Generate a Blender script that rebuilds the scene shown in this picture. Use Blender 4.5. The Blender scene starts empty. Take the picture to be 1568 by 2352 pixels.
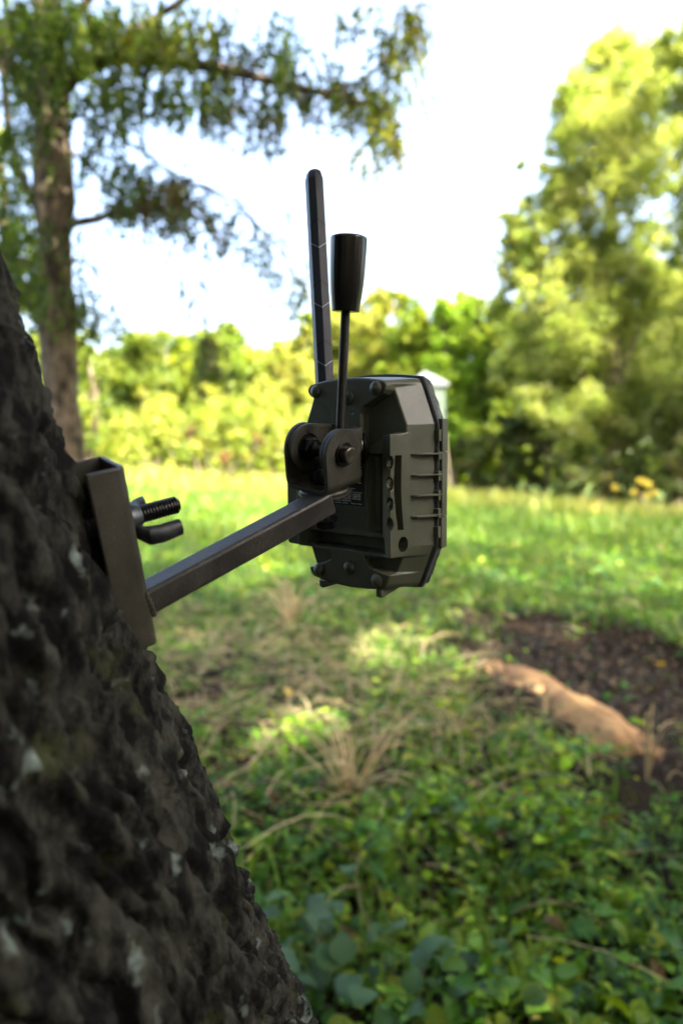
import bpy, bmesh, math, random
import numpy as np
from mathutils import Vector, Matrix, noise as MN

SC = bpy.context.scene
C = SC.collection
rad = math.radians
# ------------------------------------------------------------------ camera, sky, sun, exposure
EYE = 1.15
PITCH = rad(2.96)
cd = bpy.data.cameras.new('camera'); cam = bpy.data.objects.new('camera', cd); C.objects.link(cam)
cam.location = (0, 0, EYE); cam.rotation_euler = (rad(90) - PITCH, 0, 0)
cd.sensor_fit = 'VERTICAL'; cd.sensor_height = 36; cd.sensor_width = 24; cd.lens = 24
cd.clip_start = 0.02; cd.clip_end = 2000
cd.dof.use_dof = True; cd.dof.focus_distance = 0.442; cd.dof.aperture_fstop = 4.3; cd.dof.aperture_blades = 0
SC.camera = cam
SUN_EL, SUN_AZ = rad(50), rad(135)      # azimuth clockwise from +Y: to the right, slightly behind the camera
W = bpy.data.worlds.new('World'); SC.world = W; W.use_nodes = True
nt = W.node_tree; bg = nt.nodes['Background']
sky = nt.nodes.new('ShaderNodeTexSky'); sky.sky_type = 'NISHITA'; sky.sun_disc = False
sky.sun_elevation = SUN_EL; sky.sun_rotation = SUN_AZ
sky.air_density = 1.0; sky.dust_density = 8.0; sky.ozone_density = 0.6
nt.links.new(sky.outputs[0], bg.inputs[0]); bg.inputs[1].default_value = 0.15
sl = bpy.data.lights.new('sun', 'SUN'); sl.energy = 2.9; sl.angle = rad(0.5); sl.color = (1, .94, .80)
sun = bpy.data.objects.new('sun', sl); C.objects.link(sun)
SDIR = Vector((math.sin(SUN_AZ) * math.cos(SUN_EL), math.cos(SUN_AZ) * math.cos(SUN_EL), math.sin(SUN_EL)))
sun.rotation_euler = SDIR.to_track_quat('Z', 'Y').to_euler()
SC.view_settings.view_transform = 'Standard'; SC.view_settings.look = 'None'
SC.view_settings.exposure = 3.15; SC.view_settings.gamma = 1
SC.cycles.use_denoising = True
SC.cycles.max_bounces = 8; SC.cycles.transparent_max_bounces = 8

# ------------------------------------------------------------------ picture geometry helpers
F = 1568.; CX = 784.; CY = 1176.
FWD = np.array([0, math.cos(PITCH), -math.sin(PITCH)]); UPV = np.array([0, math.sin(PITCH), math.cos(PITCH)])
CAM = np.array([0, 0, EYE])
def c2w(p):                               # camera space (right, down, forward) to world
    return CAM + p[0] * np.array([1., 0, 0]) - p[1] * UPV + p[2] * FWD
def d2w(p):
    return p[0] * np.array([1., 0, 0]) - p[1] * UPV + p[2] * FWD
def camp(px, py, d): return np.array([(px - CX) / F * d, (py - CY) / F * d, d])
def at(px, py, d): return c2w(camp(px, py, d))
def nrm(v): v = np.array(v, float); return v / np.linalg.norm(v)
def frame(o, x, y, z):                    # all world
    m = Matrix.Identity(4)
    for i, a in enumerate((x, y, z)):
        for j in range(3): m[j][i] = a[j]
    for j in range(3): m[j][3] = o[j]
    return m
def hgt(x, y):                            # terrain height
    x = np.asarray(x, float); y = np.asarray(y, float)
    t = np.clip((y - 3.5) / 20, 0, 1); t = t * t * (3 - 2 * t)
    far = np.clip(.55 - .075 * x, -.9, 1.5)
    h = t * far + .02 * np.sin(x * 1.7 + y * .9) + .015 * np.sin(x * 3.1 - y * 2.3 + 1)
    # the dug hollow: an ellipse running from (0.5, 5.2) to (2.1, 2.4)
    u, v = hollow_uv(x, y)
    r = np.sqrt(u * u + v * v)
    h = h - .10 * np.exp(-(r ** 4) * .8) + .05 * np.exp(-((r - 1.25) / .25) ** 2)
    return h
def hollow_uv(x, y):
    ax = np.array([.42, -.907]); cxy = np.array([1.75, 3.75])
    dx = x - cxy[0]; dy = y - cxy[1]
    return (dx * ax[0] + dy * ax[1]) / 1.55, (dx * ax[1] - dy * ax[0]) / .66

# ------------------------------------------------------------------ object helpers
def tag(o, label=None, cat=None, group=None, kind=None):
    if label: o['label'] = label
    if cat: o['category'] = cat
    if group: o['group'] = group
    if kind: o['kind'] = kind
    return o
def empty(name, M=None, loc=None, **k):
    o = bpy.data.objects.new(name, None); C.objects.link(o); o.empty_display_size = .05
    if M is not None: o.matrix_world = M
    if loc is not None: o.location = Vector([float(a) for a in loc])
    bpy.context.view_layer.update()
    return tag(o, **k)
def link(name, me, mat, parent=None, M=None, smooth=None):
    o = bpy.data.objects.new(name, me); C.objects.link(o)
    if mat is not None and not me.materials: me.materials.append(mat)
    if M is not None: o.matrix_basis = M
    if parent is not None:
        o.parent = parent; bpy.context.view_layer.update()
        if M is not None: o.matrix_parent_inverse = parent.matrix_world.inverted()
    if smooth is not None:
        for p in me.polygons: p.use_smooth = True
    return o
def bmobj(name, bm, mat, parent=None, M=None, bevel=0, seg=2, smooth=True, ang=32):
    me = bpy.data.meshes.new(name)
    bmesh.ops.recalc_face_normals(bm, faces=bm.faces)
    bm.to_mesh(me); bm.free()
    o = link(name, me, mat, parent, M)
    for p in me.polygons: p.use_smooth = smooth
    if smooth: sharp(me, ang)
    if bevel:
        m = o.modifiers.new('bevel', 'BEVEL'); m.width = bevel; m.segments = seg; m.limit_method = 'ANGLE'; m.angle_limit = rad(30)
        m.harden_normals = False
    return o
def sharp(me, ang=32):
    try: me.set_sharp_from_angle(angle=rad(ang))
    except Exception: pass
def prism(bm, pts, z0, z1):
    a = [bm.verts.new((p[0], p[1], z0)) for p in pts]; b = [bm.verts.new((p[0], p[1], z1)) for p in pts]
    n = len(pts)
    bm.faces.new(a[::-1]); bm.faces.new(b)
    for i in range(n): bm.faces.new((a[i], a[(i + 1) % n], b[(i + 1) % n], b[i]))
def box(bm, x0, x1, y0, y1, z0, z1): prism(bm, [(x0, y0), (x1, y0), (x1, y1), (x0, y1)], z0, z1)
def lathe(bm, prof, n=32, axis='Z', o=(0, 0, 0), close=True):
    rings = []
    for r, h in prof:
        ring = []
        for i in range(n):
            a = 2 * math.pi * i / n; c, s = r * math.cos(a), r * math.sin(a)
            p = {'Z': (c, s, h), 'X': (h, c, s), 'Y': (s, h, c)}[axis]
            ring.append(bm.verts.new((p[0] + o[0], p[1] + o[1], p[2] + o[2])))
        rings.append(ring)
    for a, b in zip(rings, rings[1:]):
        for i in range(n): bm.faces.new((a[i], a[(i + 1) % n], b[(i + 1) % n], b[i]))
    if close: bm.faces.new(rings[0][::-1]); bm.faces.new(rings[-1])
def tube_arrays(path, radii, n=8, cap=True):
    path = np.array(path, float); V = []; Fc = []
    t = np.gradient(path, axis=0); t /= np.linalg.norm(t, axis=1)[:, None]
    ref = np.array([1., 0, 0]) if abs(t[0][0]) < .9 else np.array([0, 1., 0])
    a = np.cross(t, ref); a /= np.linalg.norm(a, axis=1)[:, None]; b = np.cross(t, a)
    th = np.linspace(0, 2 * np.pi, n, endpoint=False)
    for i in range(len(path)):
        V.append(path[i] + radii[i] * (np.cos(th)[:, None] * a[i] + np.sin(th)[:, None] * b[i]))
    V = np.concatenate(V)
    for i in range(len(path) - 1):
        for j in range(n):
            Fc.append((i * n + j, i * n + (j + 1) % n, (i + 1) * n + (j + 1) % n, (i + 1) * n + j))
    return V, np.array(Fc)
def npmesh(name, V, Q, col=None, smooth=False):
    """V (n,3), Q (m,4) or (m,3) arrays -> mesh"""
    me = bpy.data.meshes.new(name); V = np.asarray(V, np.float32); Q = np.asarray(Q, np.int32); k = Q.shape[1]
    me.vertices.add(len(V)); me.vertices.foreach_set('co', V.ravel())
    me.loops.add(Q.size); me.loops.foreach_set('vertex_index', Q.ravel())
    me.polygons.add(len(Q)); me.polygons.foreach_set('loop_start', np.arange(0, Q.size, k, dtype=np.int32))
    me.polygons.foreach_set('loop_total', np.full(len(Q), k, np.int32))
    me.update(calc_edges=True)
    if smooth: me.polygons.foreach_set('use_smooth', np.ones(len(Q), bool))
    if col is not None:
        a = me.color_attributes.new('col', 'FLOAT_COLOR', 'POINT')
        c = np.ones((len(V), 4), np.float32); c[:, :3] = col; a.data.foreach_set('color', c.ravel())
    me.validate(); return me
def merge(parts):
    Vs, Qs, n = [], [], 0
    for V, Q in parts: Vs.append(V); Qs.append(Q + n); n += len(V)
    return np.concatenate(Vs), np.concatenate(Qs)

# ------------------------------------------------------------------ materials
def newmat(name):
    m = bpy.data.materials.new(name); m.use_nodes = True
    return m, m.node_tree.nodes, m.node_tree.links, m.node_tree.nodes['Principled BSDF']
def bump(N, L, P, scale, strength, dist=.001, detail=4, coord='Object', tex='noise', chain=None):
    tc = N.new('ShaderNodeTexCoord')
    t = N.new('ShaderNodeTexNoise' if tex == 'noise' else 'ShaderNodeTexVoronoi'); t.inputs['Scale'].default_value = scale
    if tex == 'noise': t.inputs['Detail'].default_value = detail
    L.new(tc.outputs[coord], t.inputs['Vector'])
    b = N.new('ShaderNodeBump'); b.inputs['Strength'].default_value = strength; b.inputs['Distance'].default_value = dist
    L.new(t.outputs[0], b.inputs['Height'])
    if chain is not None: L.new(chain.outputs[0], b.inputs['Normal'])
    L.new(b.outputs[0], P.inputs['Normal']); return b
def plain(name, col, rough=.5, metal=0, spec=.5, bscale=None, bstr=.2, bdist=.0005, var=0.0, vscale=40, dust=0.0):
    m, N, L, P = newmat(name)
    P.inputs['Base Color'].default_value = (*col, 1); P.inputs['Roughness'].default_value = rough
    P.inputs['Metallic'].default_value = metal; P.inputs['Specular IOR Level'].default_value = spec
    if var:
        tc = N.new('ShaderNodeTexCoord'); n = N.new('ShaderNodeTexNoise'); n.inputs['Scale'].default_value = vscale; n.inputs['Detail'].default_value = 6
        L.new(tc.outputs['Object'], n.inputs['Vector'])
        r = N.new('ShaderNodeValToRGB'); r.color_ramp.elements[0].position = .35; r.color_ramp.elements[1].position = .7
        r.color_ramp.elements[0].color = (*[c * (1 - var) for c in col], 1); r.color_ramp.elements[1].color = (*[min(1, c * (1 + var)) for c in col], 1)
        L.new(n.outputs[0], r.inputs[0]); L.new(r.outputs[0], P.inputs['Base Color'])
        mr = N.new('ShaderNodeMapRange'); mr.inputs[3].default_value = rough - .08; mr.inputs[4].default_value = rough + .08
        L.new(n.outputs[0], mr.inputs[0]); L.new(mr.outputs[0], P.inputs['Roughness'])
    if dust:                                   # settled dust and tiny scuffs
        src = P.inputs['Base Color'].links[0].from_socket if P.inputs['Base Color'].links else None
        tc = N.new('ShaderNodeTexCoord'); a = N.new('ShaderNodeTexNoise'); a.inputs['Scale'].default_value = 1100; a.inputs['Detail'].default_value = 2; L.new(tc.outputs['Object'], a.inputs['Vector'])
        b = N.new('ShaderNodeTexNoise'); b.inputs['Scale'].default_value = 45; b.inputs['Detail'].default_value = 6; L.new(tc.outputs['Object'], b.inputs['Vector'])
        k1 = N.new('ShaderNodeMapRange'); k1.inputs[1].default_value = .60; k1.inputs[2].default_value = .70; L.new(a.outputs[0], k1.inputs[0])
        k2 = N.new('ShaderNodeMapRange'); k2.inputs[1].default_value = .42; k2.inputs[2].default_value = .70; L.new(b.outputs[0], k2.inputs[0])
        mu = N.new('ShaderNodeMath'); mu.operation = 'MULTIPLY'; L.new(k1.outputs[0], mu.inputs[0]); L.new(k2.outputs[0], mu.inputs[1])
        ad = N.new('ShaderNodeMath'); ad.operation = 'MULTIPLY_ADD'; L.new(k2.outputs[0], ad.inputs[0]); ad.inputs[1].default_value = dust * .18; 
        m3 = N.new('ShaderNodeMath'); m3.operation = 'MULTIPLY'; L.new(mu.outputs[0], m3.inputs[0]); m3.inputs[1].default_value = dust; L.new(m3.outputs[0], ad.inputs[2])
        x = N.new('ShaderNodeMix'); x.data_type = 'RGBA'; L.new(ad.outputs[0], x.inputs[0]); x.inputs[7].default_value = (.26, .24, .19, 1)
        if src: L.new(src, x.inputs[6])
        else: x.inputs[6].default_value = (*col, 1)
        L.new(x.outputs[2], P.inputs['Base Color'])
    if bscale: bump(N, L, P, bscale, bstr, bdist)
    return m
def foliage(name, transl=.35, rough=.45, spec=.4, sheenvar=.15, tcol=(1.3, 1.25, .5)):
    m, N, L, P = newmat(name)
    a = N.new('ShaderNodeAttribute'); a.attribute_name = 'col'
    L.new(a.outputs['Color'], P.inputs['Base Color']); P.inputs['Roughness'].default_value = rough; P.inputs['Specular IOR Level'].default_value = spec
    t = N.new('ShaderNodeBsdfTranslucent'); mu = N.new('ShaderNodeMix'); mu.data_type = 'RGBA'; mu.blend_type = 'MULTIPLY'; mu.inputs[0].default_value = 1
    L.new(a.outputs['Color'], mu.inputs[6]); mu.inputs[7].default_value = (*tcol, 1); L.new(mu.outputs[2], t.inputs[0])
    x = N.new('ShaderNodeMixShader'); x.inputs[0].default_value = transl
    L.new(P.outputs[0], x.inputs[1]); L.new(t.outputs[0], x.inputs[2]); L.new(x.outputs[0], N['Material Output'].inputs[0])
    return m
M_PLAST = plain('olive_plastic', (.066, .073, .046), .42, bscale=2600, bstr=.28, bdist=.0002, var=.10, vscale=60, dust=.35)
M_PLAST_DK = plain('dark_plastic', (.014, .014, .012), .5, bscale=1500, bstr=.2, bdist=.0002)
M_LID = plain('lid_plastic', (.060, .066, .066), .38, bscale=700, bstr=.5, bdist=.0006, var=.2, vscale=90)
M_STEEL = plain('powder_coated_steel', (.032, .031, .022), .43, bscale=900, bstr=.5, bdist=.0003, var=.22, vscale=120, dust=.40)
M_ARM = plain('arm_coating', (.026, .025, .022), .40, bscale=850, bstr=.7, bdist=.0005, var=.15, vscale=90, dust=.35)
M_BLACK = plain('black_oxide', (.006, .006, .006), .28, metal=.3, bscale=300, bstr=.2)
M_BOLT = plain('worn_bolt_steel', (.13, .12, .10), .34, metal=.9, var=.4, vscale=200, bscale=400, bstr=.2)
M_ZINC = plain('zinc_wing_nut', (.085, .092, .10), .42, metal=.85, var=.35, vscale=120, bscale=250, bstr=.4)
M_THREAD = plain('black_thread', (.006, .0065, .007), .30, spec=.6)
M_KNOB = plain('knob_phenolic', (.008, .0078, .007), .22, spec=.6, bscale=300, bstr=.05)
M_ROD = plain('rod_steel', (.022, .020, .016), .45, metal=.4, bscale=900, bstr=.5)
M_ANT = plain('antenna_plastic', (.030, .036, .048), .36, bscale=2000, bstr=.2, bdist=.0002, var=.15)
M_EDGE_LIGHT = plain('edge_light', (.30, .36, .44), .4)  # pale colour stands for light caught on the engraved chevrons
M_GAP_SHADE = plain('gap_shade', (.006, .006, .007), .5)  # near-black colour stands for shade in the chevron grooves and seam gap
M_LABEL = plain('label_black', (.007, .007, .008), .35)
M_PRINT = plain('label_print', (.80, .85, .78), .5)
M_EMB = plain('embossed_text', (.046, .050, .032), .42)
M_GLASS = plain('lens_glass', (.01, .01, .012), .05)

# ================================================================== TRAIL CAMERA
DA = np.array([[0.75820164, 0.01016444, -0.65145761], [0.07591634, 0.99168944, 0.10381875], [-0.6470989, 0.12825262, -0.75112891]])
DO = np.array([0.00286102, -0.01857174, 0.45928833])
U3, V3, W3 = d2w(DA[:, 0]), -d2w(DA[:, 1]), d2w(DA[:, 2])
DEV = frame(c2w(DO), U3, V3, W3)
def dvs(sx, sy, w=0.):                    # photo pixel -> (u, v) on the device plane at height w
    d = np.array([(sx / 1.08865 - CX) / F, (sy / 1.08865 - CY) / F, 1.]); n = DA[:, 2]
    t = ((DO + n * w) @ n) / (d @ n); X = d * t - DO
    return np.array([X @ DA[:, 0], -(X @ DA[:, 1])])
def c1(x, y, w=0.): return dvs(660 + x / 3.136, 900 + y / 3.136, w)
def c7(x, y, w=.0006): return dvs(820 + x / 13.07, 1140 + y / 13.07, w)

tc = empty('trail_camera', DEV, label='olive plastic trail camera seen from its back, held up by the steel arm', cat='trail camera')
def hwB(t): return np.interp(np.abs(t), [0, .585, .88, .955, 1], [44.4, 44.4, 36.2, 34.4, 31.5]) * .001
def hwS(t): return np.interp(np.abs(t), [0, .575, .96, 1], [50.5, 50.5, 40.0, 38.0]) * .001
def TB(s): return (70.6 - 3.2 * s * s) * .001
def TS(s): return (72.0 - 2.4 * s * s) * .001
def sdpoly(P, poly):                      # signed distance, negative inside
    poly = np.array(poly, float); d = np.full(len(P), 1e9); ins = np.zeros(len(P), bool); n = len(poly)
    for i in range(n):
        a = poly[i]; b = poly[(i + 1) % n]; e = b - a; w = P - a
        h = np.clip((w @ e) / (e @ e), 0, 1); dd = w - h[:, None] * e; d = np.minimum(d, np.hypot(dd[:, 0], dd[:, 1]))
        c = ((a[1] > P[:, 1]) != (b[1] > P[:, 1])) & (P[:, 0] < (b[0] - a[0]) * (P[:, 1] - a[1]) / (b[1] - a[1] + 1e-12) + a[0])
        ins ^= c
    return np.where(ins, -d, d)
def sm(x): x = np.clip(x, 0, 1); return x * x * (3 - 2 * x)
def relief(u, v):                         # height in mm of the moulded back, u v in mm
    P = np.stack([u, v], 1); A = np.abs(u); Pa = np.stack([A, v], 1)
    def raise_(poly, soft=1.5, sym=True): return sm(.5 - sdpoly(Pa if sym else P, poly) / soft)
    top = raise_([(-1, 80), (-1, 0), (13, 0), (13.2, 47), (15, 50.6), (31.5, 59), (33.6, 61.5), (34.4, 64), (34.4, 80)])
    panel = raise_([(-1, 26), (12, 26), (14.5, 23), (18.2, 20), (19.5, -31), (19.5, -36), (-1, -36)])
    h = -8 + 8 * np.maximum(top, panel)
    bar = raise_([(12, 26), (17.7, 25), (36, 33.5), (60, 34.5), (60, 20.5), (12, 20.5)])
    h = np.maximum(h, -8 + 8 * bar)
    ledge = raise_([(-1, -30.3), (-1, -34.5), (38, -34.5), (38, -30.6)], 1.2)
    h = np.maximum(h, -8 + 8 * ledge)
    finz = sm(.5 - sdpoly(Pa, [(31, 33.0), (38, 34.2), (60, 34.6), (60, -44.5), (31, -46.5)]) / 1.6)
    crest = .6 + 3.6 * np.clip((A - 31) / 8.5, 0, 1) ** 1.3
    for vc in (16, 2.5, -10.5, -23.5): crest -= 2.9 * np.clip(1 - ((v - vc) / 4.6) ** 2 - ((A - 39.2) / 3.2) ** 2, 0, 1) ** .5
    crest = np.minimum(crest, 4.0 - (A - 40.3) * 2.9)
    h = np.maximum(h, -8 + (8 + crest) * finz)
    low = raise_([(-1, -44), (36, -44.5), (37, -46.6), (16.2, -47.6), (15.8, -50), (20.5, -54.5), (31, -56.5), (42, -58), (42, -80), (-1, -80)], 1.4)
    lowL = raise_([(-1, -44), (37.5, -44.4), (37.5, -46.6), (17, -47.2), (14.2, -49), (14.6, -53), (25.6, -58), (36, -61), (36, -80), (-1, -80)], 1.4)
    hb = np.where(u > 0, low, lowL); h = np.where(v < -43, np.maximum(h, -8 + 8 * hb), h)
    h = np.where((v < 40) & (v > -50), np.minimum(h, 4.0 - (A - 40.3) * 2.9), h)
    ch = sm(.5 - sdpoly(Pa, [(-1, -34.6), (-1, -43.6), (34.0, -43.6), (32.5, -33.8)]) / 1.2)   # cable channel
    h = h * (1 - ch) + (-11) * ch
    rc = sm(.5 - sdpoly(Pa, [(20, 19.5), (30.8, 19.5), (31, -29.5), (20.8, -29.5)]) / 1.4)        # strap recess
    h = h * (1 - rc) + (-9.5) * rc
    return h
def build_shell():
    nu, nv = 300, 380
    s = np.linspace(-1, 1, nu + 1); t = np.linspace(-1, 1, nv + 1); S, T = np.meshgrid(s, t)
    S, T = S.ravel(), T.ravel()
    u = S * hwB(T); v = T * TB(S)
    e = np.minimum((1 - np.abs(S)) * hwB(T), (1 - np.abs(T)) * .07) * 1000
    h = relief(u * 1000, v * 1000)
    # rounded rim and taper towards the side walls
    r = 2.2; q = np.clip(e, 0, r); h = h - (r - np.sqrt(np.maximum(0, r * r - (r - q) ** 2))) * .8
    side = (1 - np.abs(S)) * hwB(T) * 1000
    wl = h * .001
    ups = np.stack([u, v, wl], 1)
    idx = np.arange((nu + 1) * (nv + 1)).reshape(nv + 1, nu + 1)
    Q = [np.stack([idx[:-1, :-1].ravel(), idx[:-1, 1:].ravel(), idx[1:, 1:].ravel(), idx[1:, :-1].ravel()], 1)]
    loop = np.concatenate([idx[0, :-1], idx[:-1, -1], idx[-1, :0:-1], idx[:0:-1, 0]])
    Sb, Tb = S[loop], T[loop]
    seam = np.stack([Sb * hwS(Tb), Tb * TS(Sb), np.full(len(loop), -.030)], 1)
    base = ups[loop]; V = [ups]; prev = loop; n0 = len(ups); K = 10
    for k in range(1, K + 1):
        f = k / K
        ring = base * (1 - f) + seam * f; ring[:, 2] = np.minimum(base[:, 2], base[:, 2] * (1 - f) + seam[:, 2] * f)
        V.append(ring); cur = n0 + np.arange(len(loop)); n0 += len(loop)
        Q.append(np.stack([prev, cur, np.roll(cur, -1), np.roll(prev, -1)], 1)); prev = cur
    cen = seam.copy(); cen[:, :2] *= .5; V.append(cen); cur = n0 + np.arange(len(loop)); n0 += len(loop)
    Q.append(np.stack([prev, cur, np.roll(cur, -1), np.roll(prev, -1)], 1))
    V.append(np.array([[0, 0, -.030]]));
    Q2 = np.stack([cur, np.full(len(loop), n0), np.full(len(loop), n0), np.roll(cur, -1)], 1)
    V = np.concatenate(V)
    bm = bmesh.new(); vs = [bm.verts.new(p) for p in V]
    for q in np.concatenate(Q): bm.faces.new([vs[i] for i in q])
    for q in Q2: bm.faces.new([vs[q[0]], vs[q[1]], vs[q[3]]])
    return bm
shell = bmobj('housing', build_shell(), M_PLAST, tc, ang=60)
def cutter(bm_fn):
    bm = bmesh.new(); bm_fn(bm); bmesh.ops.recalc_face_normals(bm, faces=bm.faces)
    me = bpy.data.meshes.new('cutter'); bm.to_mesh(me); bm.free()
    return bpy.data.objects.new('cutter', me)
def xprism(bm, pts, x0, x1):              # polygon in (y, z), extruded along x
    a = [bm.verts.new((x0, p[0], p[1])) for p in pts]; b = [bm.verts.new((x1, p[0], p[1])) for p in pts]; n = len(pts)
    bm.faces.new(a[::-1]); bm.faces.new(b)
    for i in range(n): bm.faces.new((a[i], a[(i + 1) % n], b[(i + 1) % n], b[i]))
def cuts(bm):
    mm = .001
    for sx in (1, -1):
        x0, x1 = (36 * mm, 60 * mm) if sx > 0 else (-60 * mm, -36 * mm)
        N_ = 14; o_, i_ = [], []
        for k in range(N_ + 1):
            f = k / N_; v = 20.4 - 48 * f; bow = math.sin(f * math.pi)
            o_.append((v * mm, (.7 + 1.7 * bow - 2.2 * f) * mm)); i_.append((v * mm, (-4.2 + 1.0 * bow - 1.6 * f) * mm))
        xprism(bm, o_ + i_[::-1], x0, x1)
        xprism(bm, [(-37.2 * mm + 5.2 * mm * math.cos(a), -5.6 * mm + 3.9 * mm * math.sin(a)) for a in [2 * math.pi * k / 24 for k in range(24)]], x0, x1)
cu = cutter(cuts); C.objects.link(cu); cu.parent = tc
bpy.context.view_layer.update()
bo = shell.modifiers.new('cut', 'BOOLEAN'); bo.operation = 'DIFFERENCE'; bo.object = cu; bo.solver = 'EXACT'
bpy.context.view_layer.update()
me2 = bpy.data.meshes.new_from_object(shell.evaluated_get(bpy.context.evaluated_depsgraph_get()))
shell.modifiers.clear(); shell.data = me2; bpy.data.objects.remove(cu)
if len(me2.polygons) < 50000: print('BOOLEAN PROBLEM', len(me2.polygons))
for p in me2.polygons: p.use_smooth = True
sharp(me2, 50)
# six moulded bosses
for (x, y) in [(400, 250), (868, 222), (423, 1648), (878, 1733), (655, 300), (660, 1633)]:
    bm = bmesh.new(); u, v = c1(x, y, .001)
    lathe(bm, [(.0046, -.0012), (.0046, .0004), (.0041, .0013), (.0030, .0022), (.0014, .0029), (.0003, .0031)], 28)
    bmobj('screw_boss', bm, M_PLAST, tc, DEV @ Matrix.Translation((u, v, 0)), ang=50)
# black strip for the shade in the seam gap, then the lid
def loft_rings(bm, rings, n=160):
    R = []
    th = [2 * math.pi * i / n for i in range(n)]
    for (k, w, grow) in rings:
        ring = []
        for a in th:
            c_, s_ = math.cos(a), math.sin(a); m_ = max(abs(c_), abs(s_)); S_, T_ = c_ / m_, s_ / m_
            u = S_ * float(hwS(T_)) * k + grow * c_; v = T_ * float(TS(S_)) * (k ** .7) + grow * s_
            ring.append(bm.verts.new((u, v, w)))
        R.append(ring)
    for a, b in zip(R, R[1:]):
        for i in range(n): bm.faces.new((a[i], a[(i + 1) % n], b[(i + 1) % n], b[i]))
    bm.faces.new(R[0][::-1]); bm.faces.new(R[-1])
bm = bmesh.new(); loft_rings(bm, [(.985, -.0298, 0), (.985, -.0318, 0)]); bmobj('seam_shade', bm, M_GAP_SHADE, tc)
bm = bmesh.new(); loft_rings(bm, [(1, -.0316, .0012), (1, -.0322, .0020), (1, -.0350, .0022), (1, -.0362, .0014), (.985, -.041, .0005), (.94, -.047, 0), (.86, -.0525, 0), (.72, -.0555, 0)])
lid = bmobj('lid', bm, M_LID, tc, ang=40)
# bark-like moulded front skin of the lid
def skin():
    nA, nW = 420, 46; V = np.zeros((nA, nW, 3))
    for i in range(nA):
        a = 2 * math.pi * i / nA; c_, s_ = math.cos(a), math.sin(a); m_ = max(abs(c_), abs(s_)); S_, T_ = c_ / m_, s_ / m_
        u0, v0 = S_ * float(hwS(T_)), T_ * float(TS(S_))
        for j in range(nW):
            f = j / (nW - 1); w = -.0370 - .0165 * f; k = 1 - .17 * f ** 1.4
            p = Vector((u0 * 60 / 1.0, v0 * 60, w * 260))
            r1 = MN.noise(Vector((u0 * 90, v0 * 420, w * 160))) ; r2 = MN.noise(Vector((u0 * 300, v0 * 900, w * 420)))
            g = .0006 + .0017 * min(1, abs(r1) * 4.5) * min(1, f * 5) + .0006 * r2
            if j == 0: g = -.0005
            V[i, j] = (u0 * k + g * c_, v0 * k ** .7 + g * s_, w)
    idx = np.arange(nA * nW).reshape(nA, nW); ip = np.roll(idx, -1, 0)
    Q = np.stack([idx[:, :-1].ravel(), ip[:, :-1].ravel(), ip[:, 1:].ravel(), idx[:, 1:].ravel()], 1)
    return npmesh('lid_skin', V.reshape(-1, 3), Q, smooth=True)
link('lid_skin', skin(), M_LID, tc, DEV)
# front lens plate (faces the field)
bm = bmesh.new(); box(bm, -.024, .024, -.006, .050, -.0600, -.0553); bmobj('face_panel', bm, M_PLAST_DK, tc, DEV, .003)
bm = bmesh.new(); lathe(bm, [(.009, -.0598), (.009, -.0617), (.0075, -.0620)], 28); bmobj('lens', bm, M_GLASS, tc, DEV @ Matrix.Translation((0, .018, 0)))
bm = bmesh.new(); lathe(bm, [(.011, -.0553), (.010, -.0590), (.005, -.0610), (.001, -.0614)], 28); bmobj('motion_sensor', bm, M_PLAST_DK, tc, DEV @ Matrix.Translation((0, -.030, 0)))
# hinge on the right side
bm = bmesh.new(); mm = .001
vt, vb = c1(1400, 460, -.036)[1], c1(1400, 1472, -.036)[1]
y1, y2 = c1(1410, 718, -.036)[1], c1(1410, 1228, -.036)[1]
for a, b in ((vt, y1 + .0002), (y1 - .0002, y2 + .0002), (y2 - .0002, vb)): box(bm, .0496, .0546, b, a, -.0402, -.0335)
bmobj('hinge_leaf', bm, M_PLAST, tc, DEV, .0005)
bm = bmesh.new()
hol = [(475, 545), (635, 715), (780, 870), (945, 1020), (1100, 1165), (1240, 1305), (1395, 1460)]
edges = [462] + [q for h in hol for q in h] + [1472]
for i in range(0, len(edges), 2):
    a, b = c1(1375, edges[i], -.033)[1], c1(1375, edges[i + 1], -.033)[1]
    if a - b > .0012: box(bm, .0500, .0540, b, a, -.0336, -.0302)
bmobj('hinge_knuckles', bm, M_PLAST, tc, DEV, .0003)
bm = bmesh.new()
box(bm, .0485, .0502, vb + .001, vt - .001, -.0334, -.0300); bmobj('hinge_gap_shade', bm, M_PLAST_DK, tc, DEV)  # dark strip stands for the shade inside the hinge openings
for y in (735, 898, 1057, 1218):
    v = c1(1300, y, -.026)[1]; bm = bmesh.new()
    a = [(.0445, -.0110), (.0490, -.0132), (.0550, -.0262), (.0550, -.0330), (.049, -.0336), (.044, -.0145)]
    vs0 = [bm.verts.new((p[0], v - .0006, p[1])) for p in a]; vs1 = [bm.verts.new((p[0], v + .0006, p[1])) for p in a]
    bm.faces.new(vs0); bm.faces.new(vs1[::-1])
    for i in range(6): bm.faces.new((vs0[i], vs0[(i + 1) % 6], vs1[(i + 1) % 6], vs1[i]))
    bmobj('hinge_rib', bm, M_PLAST, tc, DEV, .0003)
# left latch lug
bm = bmesh.new()
box(bm, -.0545, -.0395, -.0455, .020, -.016, .0025); o = bmobj('latch', bm, M_PLAST, tc, DEV, .0022, 3)
bm = bmesh.new(); box(bm, -.0425, -.0385, -.0450, .020, -.015, .0042); bmobj('latch_edge', bm, M_PLAST, tc, DEV, .0012)
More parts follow.
